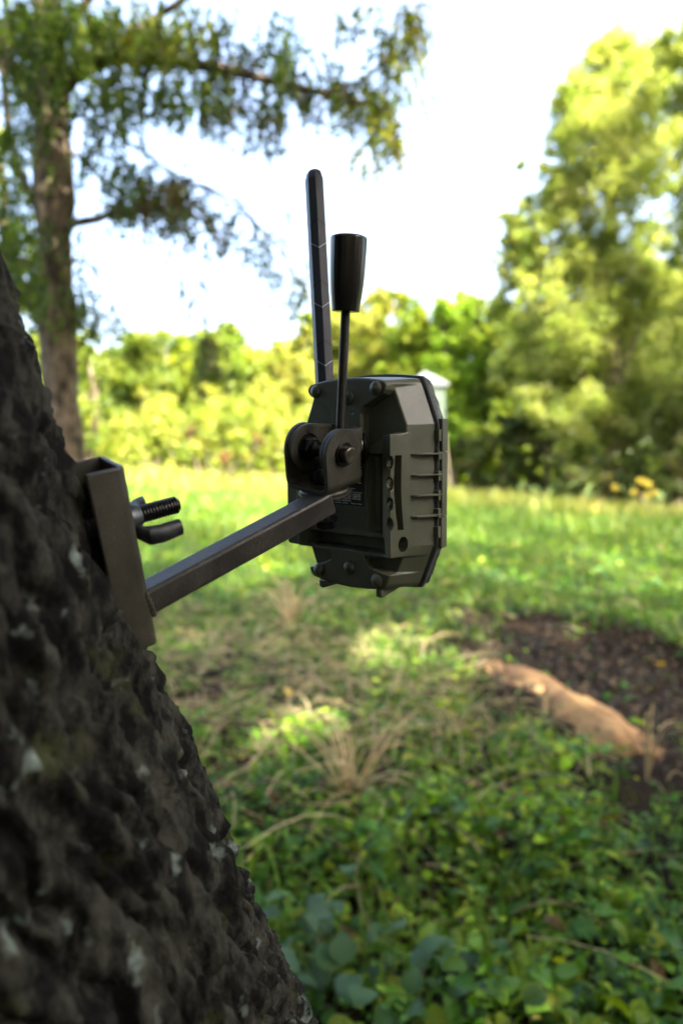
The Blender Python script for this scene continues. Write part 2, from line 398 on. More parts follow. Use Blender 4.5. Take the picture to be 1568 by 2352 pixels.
# feet underneath
for pts, w0, w1 in (([(c1(440, 1715, -.004)), c1(445, 1772, -.004), c1(470, 1786, -.004), c1(575, 1752, -.004), c1(600, 1715, -.004)], -.010, -.002),):
    bm = bmesh.new(); prism(bm, [tuple(p) for p in pts][::-1], w0, w1); bmobj('foot', bm, M_PLAST, tc, DEV, .0012)
bm = bmesh.new(); q = c1(865, 1800, 0); p = c1(868, 1862, 0)
xprism(bm, [(q[1] + .004, -.001), (p[1], -.001), (p[1] - .0006, -.004), (p[1] + .004, -.030), (q[1] + .004, -.030)], q[0] - .0, q[0] + .0045)
bmobj('foot', bm, M_PLAST, tc, DEV, .0012)
# printed label and embossed text
def txt(s, h, u, v, w, align='RIGHT', width=None, ext=.00004, bold=0):
    cu = bpy.data.curves.new('t', 'FONT'); cu.body = s; cu.size = h / .7; cu.align_x = align; cu.extrude = ext; cu.offset = bold; cu.resolution_u = 2
    o = bpy.data.objects.new('t', cu); C.objects.link(o); bpy.context.view_layer.update()
    if width: k = width / max(1e-6, o.dimensions.x)
    else: k = 1
    me = bpy.data.meshes.new_from_object(o.evaluated_get(bpy.context.evaluated_depsgraph_get()))
    bpy.data.objects.remove(o); bpy.data.curves.remove(cu)
    me.transform(Matrix.Translation((u, v, w)) @ Matrix.Diagonal((k, 1, 1, 1))); return me
def joinmeshes(name, ms, mat, parent, M):
    bm = bmesh.new()
    for m in ms: bm.from_mesh(m); bpy.data.meshes.remove(m)
    me = bpy.data.meshes.new(name); bm.to_mesh(me); bm.free(); me.materials.clear(); return link(name, me, mat, parent, M)
tr, br = c7(1168, 310), c7(1165, 1650); bl = c7(190, 1585)
bm = bmesh.new(); box(bm, br[0] - .031, br[0], br[1] - .0002, tr[1] - .001, -.0002, .0003); label = bmobj('rating_label', bm, M_LABEL, tc, DEV)
T = []
def line(s, xr, yb, hpx, xl=None, al='RIGHT'):
    p = c7(xr, yb); h = abs(c7(xr, yb - hpx)[1] - p[1]); wd = None
    if xl is not None: wd = abs(p[0] - c7(xl, yb)[0])
    T.append(txt(s, h, p[0], p[1], .00036, al, wd))
line('KARAWAT', 850, 800, 58, 430)
line('www.primosinnovations.com'.replace('primos', ''), 915, 890, 34, 250)
line('119-8490', 668, 1005, 82, 200)
line('Contains FCC ID and IC numbers', 880, 1078, 30, 130)
line('Model CN 19-8490', 780, 1135, 30, 200)
line('Protected by one or more US Patents', 1110, 1225, 36, 130)
for s, y in (('6,598,325 / 6,735,387 / 7,149,422', 1305), ('6,701,202 / 6,834,162 / 7,388,196', 1375), ('7,087,323 / 7,156,457 / 7,873,266', 1450)): line(s, 1058, y, 58, 140)
line('7,088,476 / 8,350,915', 740, 1498, 54, 140)
line('patents online', 650, 1560, 40, 200); line('Made in China', 1100, 1600, 42, 745)
# conformity mark CE as two letters of arcs
def arc(cx, cy, r, w, a0, a1, n=20):
    bm = bmesh.new(); A = [rad(a0 + (a1 - a0) * i / n) for i in range(n + 1)]
    o_ = [(cx + (r + w / 2) * math.cos(a), cy + (r + w / 2) * math.sin(a)) for a in A]; i_ = [(cx + (r - w / 2) * math.cos(a), cy + (r - w / 2) * math.sin(a)) for a in A]
    prism(bm, o_ + i_[::-1], .00032, .0004); me = bpy.data.meshes.new('a'); bm.to_mesh(me); bm.free(); return me
def rect(x0, x1, y0, y1):
    bm = bmesh.new(); box(bm, x0, x1, y0, y1, .00032, .0004); me = bpy.data.meshes.new('a'); bm.to_mesh(me); bm.free(); return me
def c7r(xa, ya, xb, yb): p = c7(xa, ya); q = c7(xb, yb); return rect(min(p[0], q[0]), max(p[0], q[0]), min(p[1], q[1]), max(p[1], q[1]))
p = c7(995, 550); r = abs(c7(995, 470)[1] - p[1]); T.append(arc(p[0], p[1], r * .92, r * .22, 95, 265))
p = c7(1110, 555); T.append(arc(p[0], p[1], r * .92, r * .22, 95, 265)); q = c7(1050, 555); T.append(rect(q[0], p[0] - r * .15, p[1] - r * .10, p[1] + r * .10))
p = c7(800, 550); r = abs(c7(800, 410)[1] - p[1]); T += [arc(p[0], p[1], r * .92, r * .2, 18, 342), arc(p[0], p[1], r * .55, r * .2, 25, 335)]
T.append(c7r(970, 870, 1083, 902))
T += [c7r(990, 708, 1070, 722), c7r(1000, 722, 1010, 815), c7r(1048, 722, 1058, 815), c7r(1000, 805, 1058, 818)]
joinmeshes('label_print', T, M_PRINT, label, DEV)
E_ = []
rows = ['This device complies with part 15 of', 'the FCC Rules. Operation is subject to', 'the following two conditions: (1) This', 'device may not cause harmful interference', 'and (2) this device must accept any', 'interference received, including interference', 'that may cause undesired operation.']
for i, s in enumerate(rows):
    p = c1(805, 1190 + i * 24.5, 0); q = c1(520, 1190 + i * 24.5, 0)
    E_.append(txt(s, .00125, q[0], p[1], -.00005, 'LEFT', p[0] - q[0], .00016))
joinmeshes('embossed_text', E_, M_EMB, tc, DEV)
E_ = []
for s, y in (('\u2191', 400), ('UP', 432)):
    p = c1(693, y, 0); E_.append(txt(s, .0016, p[0], p[1], 0, 'CENTER', None, .00016))
joinmeshes('embossed_mark', E_, M_EDGE_LIGHT, tc, DEV)
# antenna
ax0 = camp(748, 930, .492); ax1 = camp(720, 392, .500)
az = nrm(d2w(ax1 - ax0)); L_ = float(np.linalg.norm(ax1 - ax0)); axx = nrm(d2w([.93, 0, -.37]) - az * (d2w([.93, 0, -.37]) @ az)); ayy = np.cross(az, axx)
ANT = frame(c2w(ax0), axx, ayy, az)
oct_ = [(-.0072, .0002), (-.0066, -.0016), (-.0028, -.0046), (.0030, -.0046), (.0072, -.0008), (.0062, .003), (.002, .0048), (-.0055, .0042)]
bm = bmesh.new(); R_ = []
for z, k in ((0, 1.0), (L_ - .007, 1.0), (L_ - .002, .80), (L_, .55)): R_.append([bm.verts.new((x * k, y * k, z)) for x, y in oct_])
for a, b in zip(R_, R_[1:]):
    for i in range(8): bm.faces.new((a[i], a[(i + 1) % 8], b[(i + 1) % 8], b[i]))
bm.faces.new(R_[0][::-1]); bm.faces.new(R_[-1])
ant = bmobj('antenna', bm, M_ANT, tc, ANT, .0003, 2, ang=8)
def chevron(z, sgn, mat):
    bm = bmesh.new()
    pts = [(-.0028, -.0046), (.0030, -.0046), (.0072, -.0008)]; zz = [z - sgn * .0042, z, z - sgn * .0042]; hwid = .0004
    vs = [[bm.verts.new((x * 1.035, y * 1.035 + dy, q + dz)) for dz in (-hwid, hwid) for dy in (0, -.00012)] for (x, y), q in zip(pts, zz)]
    for a, b in zip(vs, vs[1:]):
        bm.faces.new((a[1], b[1], b[3], a[3])); bm.faces.new((a[0], a[1], b[1], b[0])); bm.faces.new((a[2], b[2], b[3], a[3]))
    bmobj('chevron_mark', bm, mat, ant, ANT, smooth=False)
for py, s_, m_ in ((512, 1, M_GAP_SHADE), (578, -1, M_EDGE_LIGHT), (652, 1, M_GAP_SHADE), (714, -1, M_EDGE_LIGHT), (787, 1, M_GAP_SHADE), (846, -1, M_EDGE_LIGHT)):
    chevron((930 - py) / (930 - 392) * L_, s_, m_)

# ================================================================== MOUNT (bracket, arm, yoke, lever)
pn = camp(350, 1370, .355); pf = camp(736, 1158, .428)
ptop = camp(289, 1071, .338); pbot = camp(366, 1478, .372)   # near web corner of the bracket
Lb = nrm(pbot - ptop)
for _ in range(4):
    A3 = nrm(pf - pn); Ab = nrm(A3 - Lb * (A3 @ Lb)); Mb = np.cross(Ab, Lb)
    if Mb[2] < 0: Mb = -Mb
    pn = ptop + Lb * .0765 + Mb * .0090
A3 = nrm(pf - pn)
Nn = np.array([-.06, -.92, -.38]); Nn = nrm(Nn - A3 * (Nn @ A3))
wA, wN = d2w(A3), d2w(Nn)
BR = frame(c2w(pn), wA, np.cross(wN, wA), wN)
mt = empty('camera_mount', BR, label='dark steel mounting arm with tree bracket, swivel yoke and black lever knob', cat='mounting arm')
AL = float(np.linalg.norm(pf - pn)) + .006
bm = bmesh.new(); h = .0075; box(bm, -.006, AL, -h, h, -h, h); bmobj('arm', bm, M_ARM, mt, BR, .0022, 4)
bm = bmesh.new()                          # weld bead where the arm meets the bracket
for y0_, z0_, y1_, z1_ in ((-h, h, h, h), (-h, -h, -h, h), (h, -h, h, h)):
    for k in range(14):
        f = (k + .5) / 14; bmesh.ops.create_icosphere(bm, subdivisions=1, radius=.0017 + .0003 * math.sin(k * 2.3), matrix=Matrix.Translation((-.0005, y0_ + (y1_ - y0_) * f, z0_ + (z1_ - z0_) * f)))
bmobj('weld_bead', bm, M_STEEL, mt, BR)
# tree bracket: U channel, its long axis tilted as in the photo
CHM = frame(c2w(ptop), d2w(Ab), d2w(Mb), np.cross(d2w(Ab), d2w(Mb)))
zl = -1 if (np.cross(d2w(Ab), d2w(Mb)) @ d2w(Lb)) < 0 else 1
CLEN = float(np.linalg.norm(pbot - ptop))
def channel_section(wm, fl, th, r=.004, n=6):
    out = [(-fl, 0)] + [(-r + r * math.sin(a), r - r * math.cos(a)) for a in [math.pi / 2 * k / n for k in range(n + 1)]]
    out += [(-r + r * math.cos(a), wm - r + r * math.sin(a)) for a in [math.pi / 2 * k / n for k in range(n + 1)]] + [(-fl, wm)]
    ri = r - th if r > th else .0005
    inn = [(-fl, wm - th)] + [(-th - ri + ri * math.cos(a), wm - th - ri + ri * math.sin(a)) for a in [math.pi / 2 * (n - k) / n for k in range(n + 1)]]
    inn += [(-th - ri + ri * math.sin(a), th + ri - ri * math.cos(a)) for a in [math.pi / 2 * (n - k) / n for k in range(n + 1)]] + [(-fl, th)]
    return out + inn
bm = bmesh.new(); prism(bm, channel_section(.034, .0195, .0028), 0, zl * CLEN)
bmobj('tree_bracket', bm, M_STEEL, mt, CHM, .0010, 3)
# threaded bolt and wing nut through the web
pw = ptop + Lb * .0340 + Mb * .0125
WN = frame(c2w(pw), d2w(Ab), np.cross(-d2w(Lb), d2w(Ab)), -d2w(Lb))
bm = bmesh.new(); prof = []; x = -.03
while x < .0275: prof += [(.0040, x), (.0049, x + .0004), (.0049, x + .0009), (.0040, x + .0013)]; x += .0017
prof += [(.0036, .0285)]
lathe(bm, prof, 28, 'X', (0, 0, .0035)); bolt = bmobj('threaded_bolt', bm, M_THREAD, mt, WN, ang=50)
bm = bmesh.new(); lathe(bm, [(.0082, -.003), (.0082, .000), (.0066, .0045), (.0058, .0065)], 28, 'X', (0, 0, .0035))
bmobj('wing_nut_hub', bm, M_ZINC, mt, WN, .0004)
for sg in (1, -1):
    bm = bmesh.new()
    if sg > 0: pth = [(0.001, -.001, -.003), (.006, -.008, -.0062), (.013, -.009, -.0068), (.0190, -.0095, -.0062), (.0240, -.010, -.0058)]
    else: pth = [(0.002, .003, .003), (.006, .009, .003), (.009, .013, .003), (.013, .016, .003), (.016, .018, .003)]
    R_ = []
    for (x, y, z), (a_, b_) in zip(pth, ((.0046, .0045), (.0044, .0052), (.0040, .0050), (.0038, .0048), (.0036, .0044))):
        R_.append([bm.verts.new((x, y + a_ * math.cos(t), z + b_ * math.copysign(abs(math.sin(t)) ** .7, math.sin(t)))) for t in [2 * math.pi * k / 16 for k in range(16)]])
    for a, b in zip(R_, R_[1:]):
        for i in range(16): bm.faces.new((a[i], a[(i + 1) % 16], b[(i + 1) % 16], b[i]))
    bm.faces.new(R_[0][::-1]); bm.faces.new(R_[-1]); bmobj('wing', bm, M_ZINC, mt, WN, .0005, ang=60)
# yoke
yc_px = (660 + 455 / 3.136) / 1.08865, (900 + 706 / 3.136) / 1.08865
ray = np.array([(yc_px[0] - CX) / F, (yc_px[1] - CY) / F, 1.]); nW = DA[:, 2]
YC = ray * (((DO + nW * .029) @ nW) / (ray @ nW))
Ny = nrm([-.045, -.93, -.34]); Bx = np.array([.74, .19, -.66]); Bx = nrm(Bx - Ny * (Bx @ Ny)); Dy = np.cross(Ny, Bx)
if Dy[2] < 0: Dy = -Dy
def usheet(sec, th, M, name, mat):        # sec: list of (b, n, halfwidth_lo, halfwidth_hi); sheet along D
    bm = bmesh.new(); K = 10; rows = []
    for b, n, lo, hi in sec: rows.append([bm.verts.new((b, lo + (hi - lo) * k / K, n)) for k in range(K + 1)])
    for a, b in zip(rows, rows[1:]):
        for i in range(K): bm.faces.new((a[i], a[i + 1], b[i + 1], b[i]))
    o = bmobj(name, bm, mat, mt, M, ang=60)
    s = o.modifiers.new('solid', 'SOLIDIFY'); s.thickness = th; s.offset = 0
    b_ = o.modifiers.new('bevel', 'BEVEL'); b_.width = .0006; b_.segments = 2; b_.limit_method = 'ANGLE'; b_.angle_limit = rad(40)
    return o
def ucurve(half, depth, R, rc, lo_f, hi_f, n=14):
    """left ear tip -> down -> base -> up; ear tip round of radius R about n=0"""
    ear = [(-half, R * math.sin(a), -R * math.cos(a) , R * math.cos(a)) for a in [math.pi / 2 * (n - k) / n for k in range(n + 1)]]
    ear[0] = (-half, R, -.0006, .0006)
    down = [(-half, -depth * f, None, None) for f in (.25, .5, .75)] + [(-half, -depth + rc + 1e-4, None, None)]
    arc_ = [(-half + rc - rc * math.cos(a), -depth + rc - rc * math.sin(a), None, None) for a in [math.pi / 2 * k / 6 for k in range(1, 7)]]
    L = [(b, n_, lo if lo is not None else lo_f, hi if hi is not None else hi_f) for b, n_, lo, hi in ear + down + arc_]
    base = [(0., -depth, lo_f, hi_f)]
    return L + base + [(-b, n_, lo, hi) for b, n_, lo, hi in L[::-1]]
hpos = .0172
YM = frame(c2w(YC), d2w(Bx), d2w(Dy), d2w(Ny))
if YM.to_3x3().determinant() < 0: YM = frame(c2w(YC), d2w(Bx), d2w(Dy), d2w(Ny))
usheet(ucurve(hpos, .0225, .0155, .0052, -.0155, .0155), .0027, YM, 'outer_yoke', M_STEEL)
Eo = -DA[:, 2]; Eo = nrm(Eo - Bx * (Eo @ Bx)); Nu = np.cross(Eo, Bx); Nu = Nu if Nu[1] < 0 else -Nu
IM = frame(c2w(YC), d2w(Bx), d2w(Nu), -d2w(Eo))      # here ears point back to the viewer
usheet(ucurve(hpos - .0034, .0215, .0150, .003, -.0150, .0150), .0027, IM, 'inner_yoke', M_STEEL)
# pivot bolt: head right, nut left
bm = bmesh.new(); lathe(bm, [(.0078, hpos + .0015), (.0078, hpos + .0026)], 32, 'X'); bmobj('washer', bm, M_BLACK, mt, YM, .0002)
bm = bmesh.new(); lathe(bm, [(.0053, hpos + .0027), (.0053, hpos + .0068), (.0046, hpos + .0076)], 32, 'X'); bmobj('bolt_head', bm, M_BOLT, mt, YM, .0003)
bm = bmesh.new(); lathe(bm, [(.0030, -hpos), (.0030, hpos)], 20, 'X'); bmobj('pivot_bolt', bm, M_BLACK, mt, YM)
def hexnut(bm, r, z0, z1, axis='Z', o=(0, 0, 0), rot=.2):
    lathe(bm, [(r * .88, z0), (r, z0 + .0008), (r, z1 - .0008), (r * .86, z1)], 6, axis, o)
bm = bmesh.new(); hexnut(bm, .0072, -hpos + .0052, -hpos + .0100, 'X'); bmobj('nut', bm, M_BLACK, mt, YM, .0003, smooth=False)
bm = bmesh.new(); lathe(bm, [(.0092, -hpos + .0048), (.0092, -hpos + .0055)], 28, 'X'); lathe(bm, [(.0050, -hpos + .010), (.0047, -hpos + .013), (.0040, -hpos + .0135), (.0032, -hpos + .0165), (.0028, -hpos + .017)], 28, 'X'); bmobj('lock_collar', bm, M_BLACK, mt, YM, ang=40)
# vertical swivel bolt through the yoke base into the arm
bm = bmesh.new(); nb = -.0225
lathe(bm, [(.0078, nb + .0015), (.0078, nb + .0028)], 28, 'Z'); lathe(bm, [(.0066, nb + .0028), (.0066, nb + .0085), (.0052, nb + .0105), (.0038, nb + .0112), (.0035, nb + .014), (.0028, nb + .0145)], 24, 'Z')
bmobj('swivel_nut', bm, M_BLACK, mt, YM, ang=40)
bm = bmesh.new(); lathe(bm, [(.0150, nb - .0042), (.0160, nb - .0037), (.0160, nb - .0026), (.0150, nb - .0016)], 48, 'Z'); bmobj('swivel_washer', bm, M_STEEL, mt, YM, ang=50)
bm = bmesh.new(); lathe(bm, [(.0155, nb - .0066), (.0166, nb - .0060), (.0166, nb - .0049), (.0155, nb - .0043)], 48, 'Z'); bmobj('swivel_washer', bm, M_STEEL, mt, YM, ang=50)
bm = bmesh.new(); lathe(bm, [(.0030, nb - .030), (.0030, nb - .006)], 16, 'Z'); lathe(bm, [(.0078, nb - .0245), (.0078, nb - .0235)], 28, 'Z'); lathe(bm, [(.0066, nb - .0295), (.0066, nb - .0247)], 6, 'Z')
bmobj('lower_bolt', bm, M_BLACK, mt, YM, .0002, ang=40)
# pivot disc against the trail camera
PD = YC + Eo * .0235
DM = frame(c2w(PD), d2w(DA[:, 0]), -d2w(DA[:, 1]), d2w(DA[:, 2]))
bm = bmesh.new(); lathe(bm, [(.0140, -.0052), (.0150, -.0046), (.0150, -.0034), (.0140, -.0028), (.0140, -.0022), (.0128, -.0018), (.0120, .0002)], 48); bmobj('pivot_disc', bm, M_BLACK, mt, DM, ang=30)
bm = bmesh.new()
for k in range(12):
    a = k * math.pi / 6; lathe(bm, [(.0022, -.0015), (.0020, .0028)], 10, 'Z', (.0105 * math.cos(a), .0105 * math.sin(a), 0))
bmobj('grip_ring', bm, M_STEEL, mt, DM, ang=40)
# lever rod and knob
rb = camp(781, 992, .430); rt = camp(790.5, 716, .413); kt = camp(801, 542, .4045)
rz = nrm(d2w(kt - rb)); rx = nrm(np.cross([0, 1, 0], rz)); RM = frame(c2w(rb), rx, np.cross(rz, rx), rz)
RL = float(np.linalg.norm(rt - rb)); KL = float(np.linalg.norm(kt - rt))
bm = bmesh.new(); prof = []; z = -.004
while z < RL + .004: prof += [(.00275, z), (.0029, z + .0003), (.00275, z + .0006)]; z += .0008
lathe(bm, prof, 20); bmobj('lever_rod', bm, M_ROD, mt, RM, ang=80)
bm = bmesh.new(); ns = 26; R_ = []
for r, z in ((.0070, 0), (.0084, .0001), (.0088, .004), (.0096, .010), (.0103, .0165), (.0107, .024), (.0109, .032), (.0110, KL - .0032), (.0110, KL - .0012), (.0104, KL - .0004), (.0080, KL + .0004), (.0040, KL + .0008)):
    R_.append([bm.verts.new(((r - 0) * math.cos(2 * math.pi * i / ns), (r - 0) * math.sin(2 * math.pi * i / ns), RL + z)) for i in range(ns)])
for a, b in zip(R_, R_[1:]):
    for i in range(ns): bm.faces.new((a[i], a[(i + 1) % ns], b[(i + 1) % ns], b[i]))
bm.faces.new(R_[0][::-1]); bm.faces.new(R_[-1]); bmobj('lever_knob', bm, M_KNOB, mt, RM, .0002, 2, ang=9)

# ================================================================== GROUND
RNG = np.random.default_rng(7)
def ground_hit(px, py, up=0.):
    o = CAM; d = d2w(np.array([(px - CX) / F, (py - CY) / F, 1.])); t = .5
    for _ in range(4000):
        p = o + d * t
        if p[2] <= float(hgt(p[0], p[1])) + up: return p
        t *= 1.002
    return p
def soil_mat():
    m, N, L, P = newmat('soil')
    tcn = N.new('ShaderNodeTexCoord'); n = N.new('ShaderNodeTexNoise'); n.inputs['Scale'].default_value = 7; n.inputs['Detail'].default_value = 9
    L.new(tcn.outputs['Object'], n.inputs['Vector']); r = N.new('ShaderNodeValToRGB'); e = r.color_ramp.elements
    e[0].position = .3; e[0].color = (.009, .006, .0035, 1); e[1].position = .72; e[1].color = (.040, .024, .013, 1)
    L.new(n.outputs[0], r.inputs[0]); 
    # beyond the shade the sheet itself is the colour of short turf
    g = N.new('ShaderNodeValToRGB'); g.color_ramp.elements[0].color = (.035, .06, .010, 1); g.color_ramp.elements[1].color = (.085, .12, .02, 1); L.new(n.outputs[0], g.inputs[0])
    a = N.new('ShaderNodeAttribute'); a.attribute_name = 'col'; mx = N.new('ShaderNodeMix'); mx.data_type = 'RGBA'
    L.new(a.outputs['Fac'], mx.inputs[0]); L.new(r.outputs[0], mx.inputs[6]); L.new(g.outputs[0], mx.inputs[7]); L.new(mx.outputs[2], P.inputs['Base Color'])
    P.inputs['Roughness'].default_value = .9; P.inputs['Specular IOR Level'].default_value = .15
    bump(N, L, P, 60, .9, .02, 8); return m
def spaced(a, b, fine, coarse_n):         # fine central coordinates plus stretched tails
    core = np.arange(a, b, fine); t = np.linspace(0, 1, coarse_n + 1)[1:] ** 2.2
    return core, t
xs = np.concatenate([-3 - (np.linspace(0, 1, 40)[1:] ** 2 * 300)[::-1], np.arange(-3, 4, .045), 4 + np.linspace(0, 1, 40)[1:] ** 2 * 300])
ys = np.concatenate([-1 - (np.linspace(0, 1, 14)[1:] ** 2 * 60)[::-1], np.arange(-1, 9, .045), 9 + np.linspace(0, 1, 90)[1:] ** 2.2 * 420])
X, Y = np.meshgrid(xs, ys); Z = hgt(X, Y)
uu, vv = hollow_uv(X, Y); rr = np.sqrt(uu ** 2 + vv ** 2)
lump = np.zeros_like(Z); near = (X > -3.2) & (X < 4.2) & (Y > -1.2) & (Y < 9.2)
for i, j in zip(*np.nonzero(near)):
    x, y = X[i, j], Y[i, j]; lump[i, j] = .022 * MN.noise(Vector((x * 4, y * 4, 0))) + .016 * MN.noise(Vector((x * 13, y * 13, 3)))
Z = Z + lump * np.where(rr < 1.5, 1.6, 1)
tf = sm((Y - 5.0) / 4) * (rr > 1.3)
idx = np.arange(X.size).reshape(X.shape)
Q = np.stack([idx[:-1, :-1].ravel(), idx[:-1, 1:].ravel(), idx[1:, 1:].ravel(), idx[1:, :-1].ravel()], 1)
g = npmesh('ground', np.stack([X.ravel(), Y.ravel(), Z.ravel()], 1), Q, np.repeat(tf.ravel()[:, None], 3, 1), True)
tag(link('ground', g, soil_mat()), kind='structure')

# ------------------------------------------------------------------ leaf machinery
def rotmats(yaw, pitch, roll):
    cy, sy = np.cos(yaw), np.sin(yaw); cp, sp = np.cos(pitch), np.sin(pitch); cr, sr = np.cos(roll), np.sin(roll)
    o = np.zeros_like(yaw); e = np.ones_like(yaw)
    Rz = np.stack([cy, -sy, o, sy, cy, o, o, o, e], 1).reshape(-1, 3, 3); Rx = np.stack([e, o, o, o, cp, -sp, o, sp, cp], 1).reshape(-1, 3, 3)
    Ry = np.stack([cr, o, sr, o, e, o, -sr, o, cr], 1).reshape(-1, 3, 3)
    return Rz @ Rx @ Ry
# templates point along +Y, face +Z, unit length
LEAF4 = (np.array([[0, 0, 0], [.36, .45, .09], [0, 1, -.08], [-.36, .45, .09]]), np.array([[0, 1, 2, 3]]))
NARROW = (np.array([[0, 0, 0], [.15, .42, .05], [0, 1, -.12], [-.15, .42, .05]]), np.array([[0, 1, 2, 3]]))
def ovate(w=.34, droop=.22, fold=.10):
    ts = [0, .18, .42, .68, .88, 1.0]; ws = [.02, .75, 1, .78, .36, .0]
    V = []; Qs = []
    for t, k in zip(ts, ws):
        z = .10 * math.sin(t * 2.4) - droop * t * t
        V += [(-w * k, t, z + fold * k), (0, t, z), (w * k, t, z + fold * k)]
    for i in range(len(ts) - 1):
        a = i * 3; Qs += [(a, a + 1, a + 4, a + 3), (a + 1, a + 2, a + 5, a + 4)]
    return np.array(V, float), np.array(Qs)
OVATE = ovate(); ROUND = ovate(.46, .18, .06); LANCE = ovate(.17, .35, .05)
def blade(seg=4, w=.028, bend=.5):
    V = []; Qs = []
    for i in range(seg + 1):
        t = i / seg; k = (1 - t ** 1.8) * w + .001; V += [(-k, bend * t * t, t * (1 - .18 * bend * t)), (k, bend * t * t, t * (1 - .18 * bend * t))]
    for i in range(seg): a = i * 2; Qs.append((a, a + 1, a + 3, a + 2))
    return np.array(V, float), np.array(Qs)
def scatter(name, tpl, pos, R, size, col, tipcol=None):
    V0, Q0 = tpl; n = len(pos); k = len(V0)
    size = np.asarray(size, float)
    if size.ndim == 1: size = np.repeat(size[:, None], 3, 1)
    V = (np.einsum('nij,nkj->nki', R, V0[None] * size[:, None, :]) + pos[:, None, :]).reshape(-1, 3)
    Q = (Q0[None] + (np.arange(n) * k)[:, None, None]).reshape(-1, Q0.shape[1])
    return V, Q, np.repeat(col, k, 0)
def cat_(parts):
    Vs, Qs, Cs, n = [], [], [], 0
    for V, Q, c in parts: Vs.append(V); Qs.append(Q + n); Cs.append(c); n += len(V)
    return np.concatenate(Vs), np.concatenate(Qs), np.concatenate(Cs)
def mixcol(n, pal, rng, jit=.12, w=None):
    pal = np.array(pal); i = rng.choice(len(pal), n, p=w); j = rng.choice(len(pal), n, p=w); f = rng.random(n)[:, None] * .5
    return np.clip((pal[i] * (1 - f) + pal[j] * f) * (1 + jit * rng.standard_normal(n)[:, None]), .004, .9)
M_LEAFNEAR = foliage('weed_leaf', .30, .46, .28, tcol=(1.15, 1.25, .4))
M_TREELEAF = foliage('tree_leaf', .48, .5, .35, tcol=(1.2, 1.25, .5))
M_GRASS = foliage('grass_blade', .35, .5, .35, tcol=(1.3, 1.25, .5))
M_STRAW = foliage('dry_straw', .15, .6, .3, tcol=(1, .95, .8))
M_PETAL = plain('yellow_petal', (.62, .46, .02), .5)

# ================================================================== FOREGROUND TREE
def bark_mat(name, dark, light, scale=1., lichen=.0, moss=.0, bstr=.8, rp=(.33, .72)):
    m, N, L, P = newmat(name)
    tcn = N.new('ShaderNodeTexCoord'); mp = N.new('ShaderNodeMapping'); mp.inputs['Scale'].default_value = (1, 1, .35); L.new(tcn.outputs['Object'], mp.inputs[0])
    n = N.new('ShaderNodeTexNoise'); n.inputs['Scale'].default_value = 34 * scale; n.inputs['Detail'].default_value = 9; n.inputs['Roughness'].default_value = .68; L.new(mp.outputs[0], n.inputs['Vector'])
    r = N.new('ShaderNodeValToRGB'); e = r.color_ramp.elements; e[0].position = rp[0]; e[0].color = (*dark, 1); e[1].position = rp[1]; e[1].color = (*light, 1); L.new(n.outputs[0], r.inputs[0]); out = r.outputs[0]
    for amt, col, sc, lo in ((moss, (.055, .065, .014), 16, .60), (lichen, (.22, .28, .25), 26, .62)):
        if amt:
            q = N.new('ShaderNodeTexNoise'); q.inputs['Scale'].default_value = sc * scale; q.inputs['Detail'].default_value = 5; L.new(tcn.outputs['Object'], q.inputs['Vector'])
            k = N.new('ShaderNodeMapRange'); k.inputs[1].default_value = lo; k.inputs[2].default_value = lo + .13; k.inputs[4].default_value = amt; L.new(q.outputs[0], k.inputs[0])
            x = N.new('ShaderNodeMix'); x.data_type = 'RGBA'; L.new(k.outputs[0], x.inputs[0]); L.new(out, x.inputs[6]); x.inputs[7].default_value = (*col, 1); out = x.outputs[2]
    L.new(out, P.inputs['Base Color']); P.inputs['Roughness'].default_value = .85; P.inputs['Specular IOR Level'].default_value = .25
    bump(N, L, P, 130 * scale, bstr, .004 / scale, 10); return m
M_BARK = bark_mat('rough_bark', (.001, .001, .0009), (.042, .042, .033), 2.2, .85, .55, 1.0, (.46, .60))  # crevice shade put into the colour as near-black streaks
sil = [(-20, 560, .325), (0, 668, .330), (42, 740, .335), (66, 840, .342), (104, 945, .348), (150, 1062, .354), (195, 1165, .360), (228, 1260, .366), (268, 1360, .372), (300, 1440, .376), (345, 1540, .384), (392, 1640, .392), (440, 1735, .400), (492, 1830, .408), (528, 1930, .416), (566, 2035, .424), (610, 2140, .432), (664, 2240, .440), (722, 2350, .448), (790, 2480, .456)]
TP = np.array([at(*q) for q in sil]); TR = .150
Tdir = nrm(TP[-1] - TP[0]); AX = []
for p in TP:
    ray_ = nrm(p - CAM); n_ = np.cross(ray_, Tdir); n_ = nrm(n_); 
    if n_[0] > 0: n_ = -n_
    AX.append(p + (TR - .003) * n_)
AX = np.array(AX)
# smooth the axis, keep the small waviness of the outline
dn = nrm(AX[-1] - AX[-5]); gz = lambda p: float(hgt(p[0], p[1]))
low_, p = [], AX[-1].copy(); rad_low = []
while p[2] > -.12:
    p = p + np.array([dn[0] * .8, dn[1] * .9, dn[2]]) * .04; low_.append(p.copy()); rad_low.append(TR + .10 * max(0, (.55 - p[2]) / .55) ** 1.6)
upd = nrm(AX[0] - AX[4]); up_, rad_up = [], []; p = AX[0].copy()
for k in range(70):
    p = p + nrm(upd + np.array([.010 * k, -.012 * k, .012 * k])) * .06; up_.append(p.copy()); rad_up.append(TR - .0009 * k)
def resample(P_, r_, step):
    P_ = np.array(P_); r_ = np.array(r_); s_ = np.concatenate([[0], np.cumsum(np.linalg.norm(np.diff(P_, axis=0), axis=1))]); q = np.arange(0, s_[-1], step)
    return np.stack([np.interp(q, s_, P_[:, i]) for i in range(3)], 1), np.interp(q, s_, r_)
mid, rm = resample(AX, [TR] * len(AX), .0022)
path = np.concatenate([np.array(up_)[::-1], mid, np.array(low_)]); rads = np.concatenate([np.array(rad_up)[::-1], rm, np.array(rad_low)])
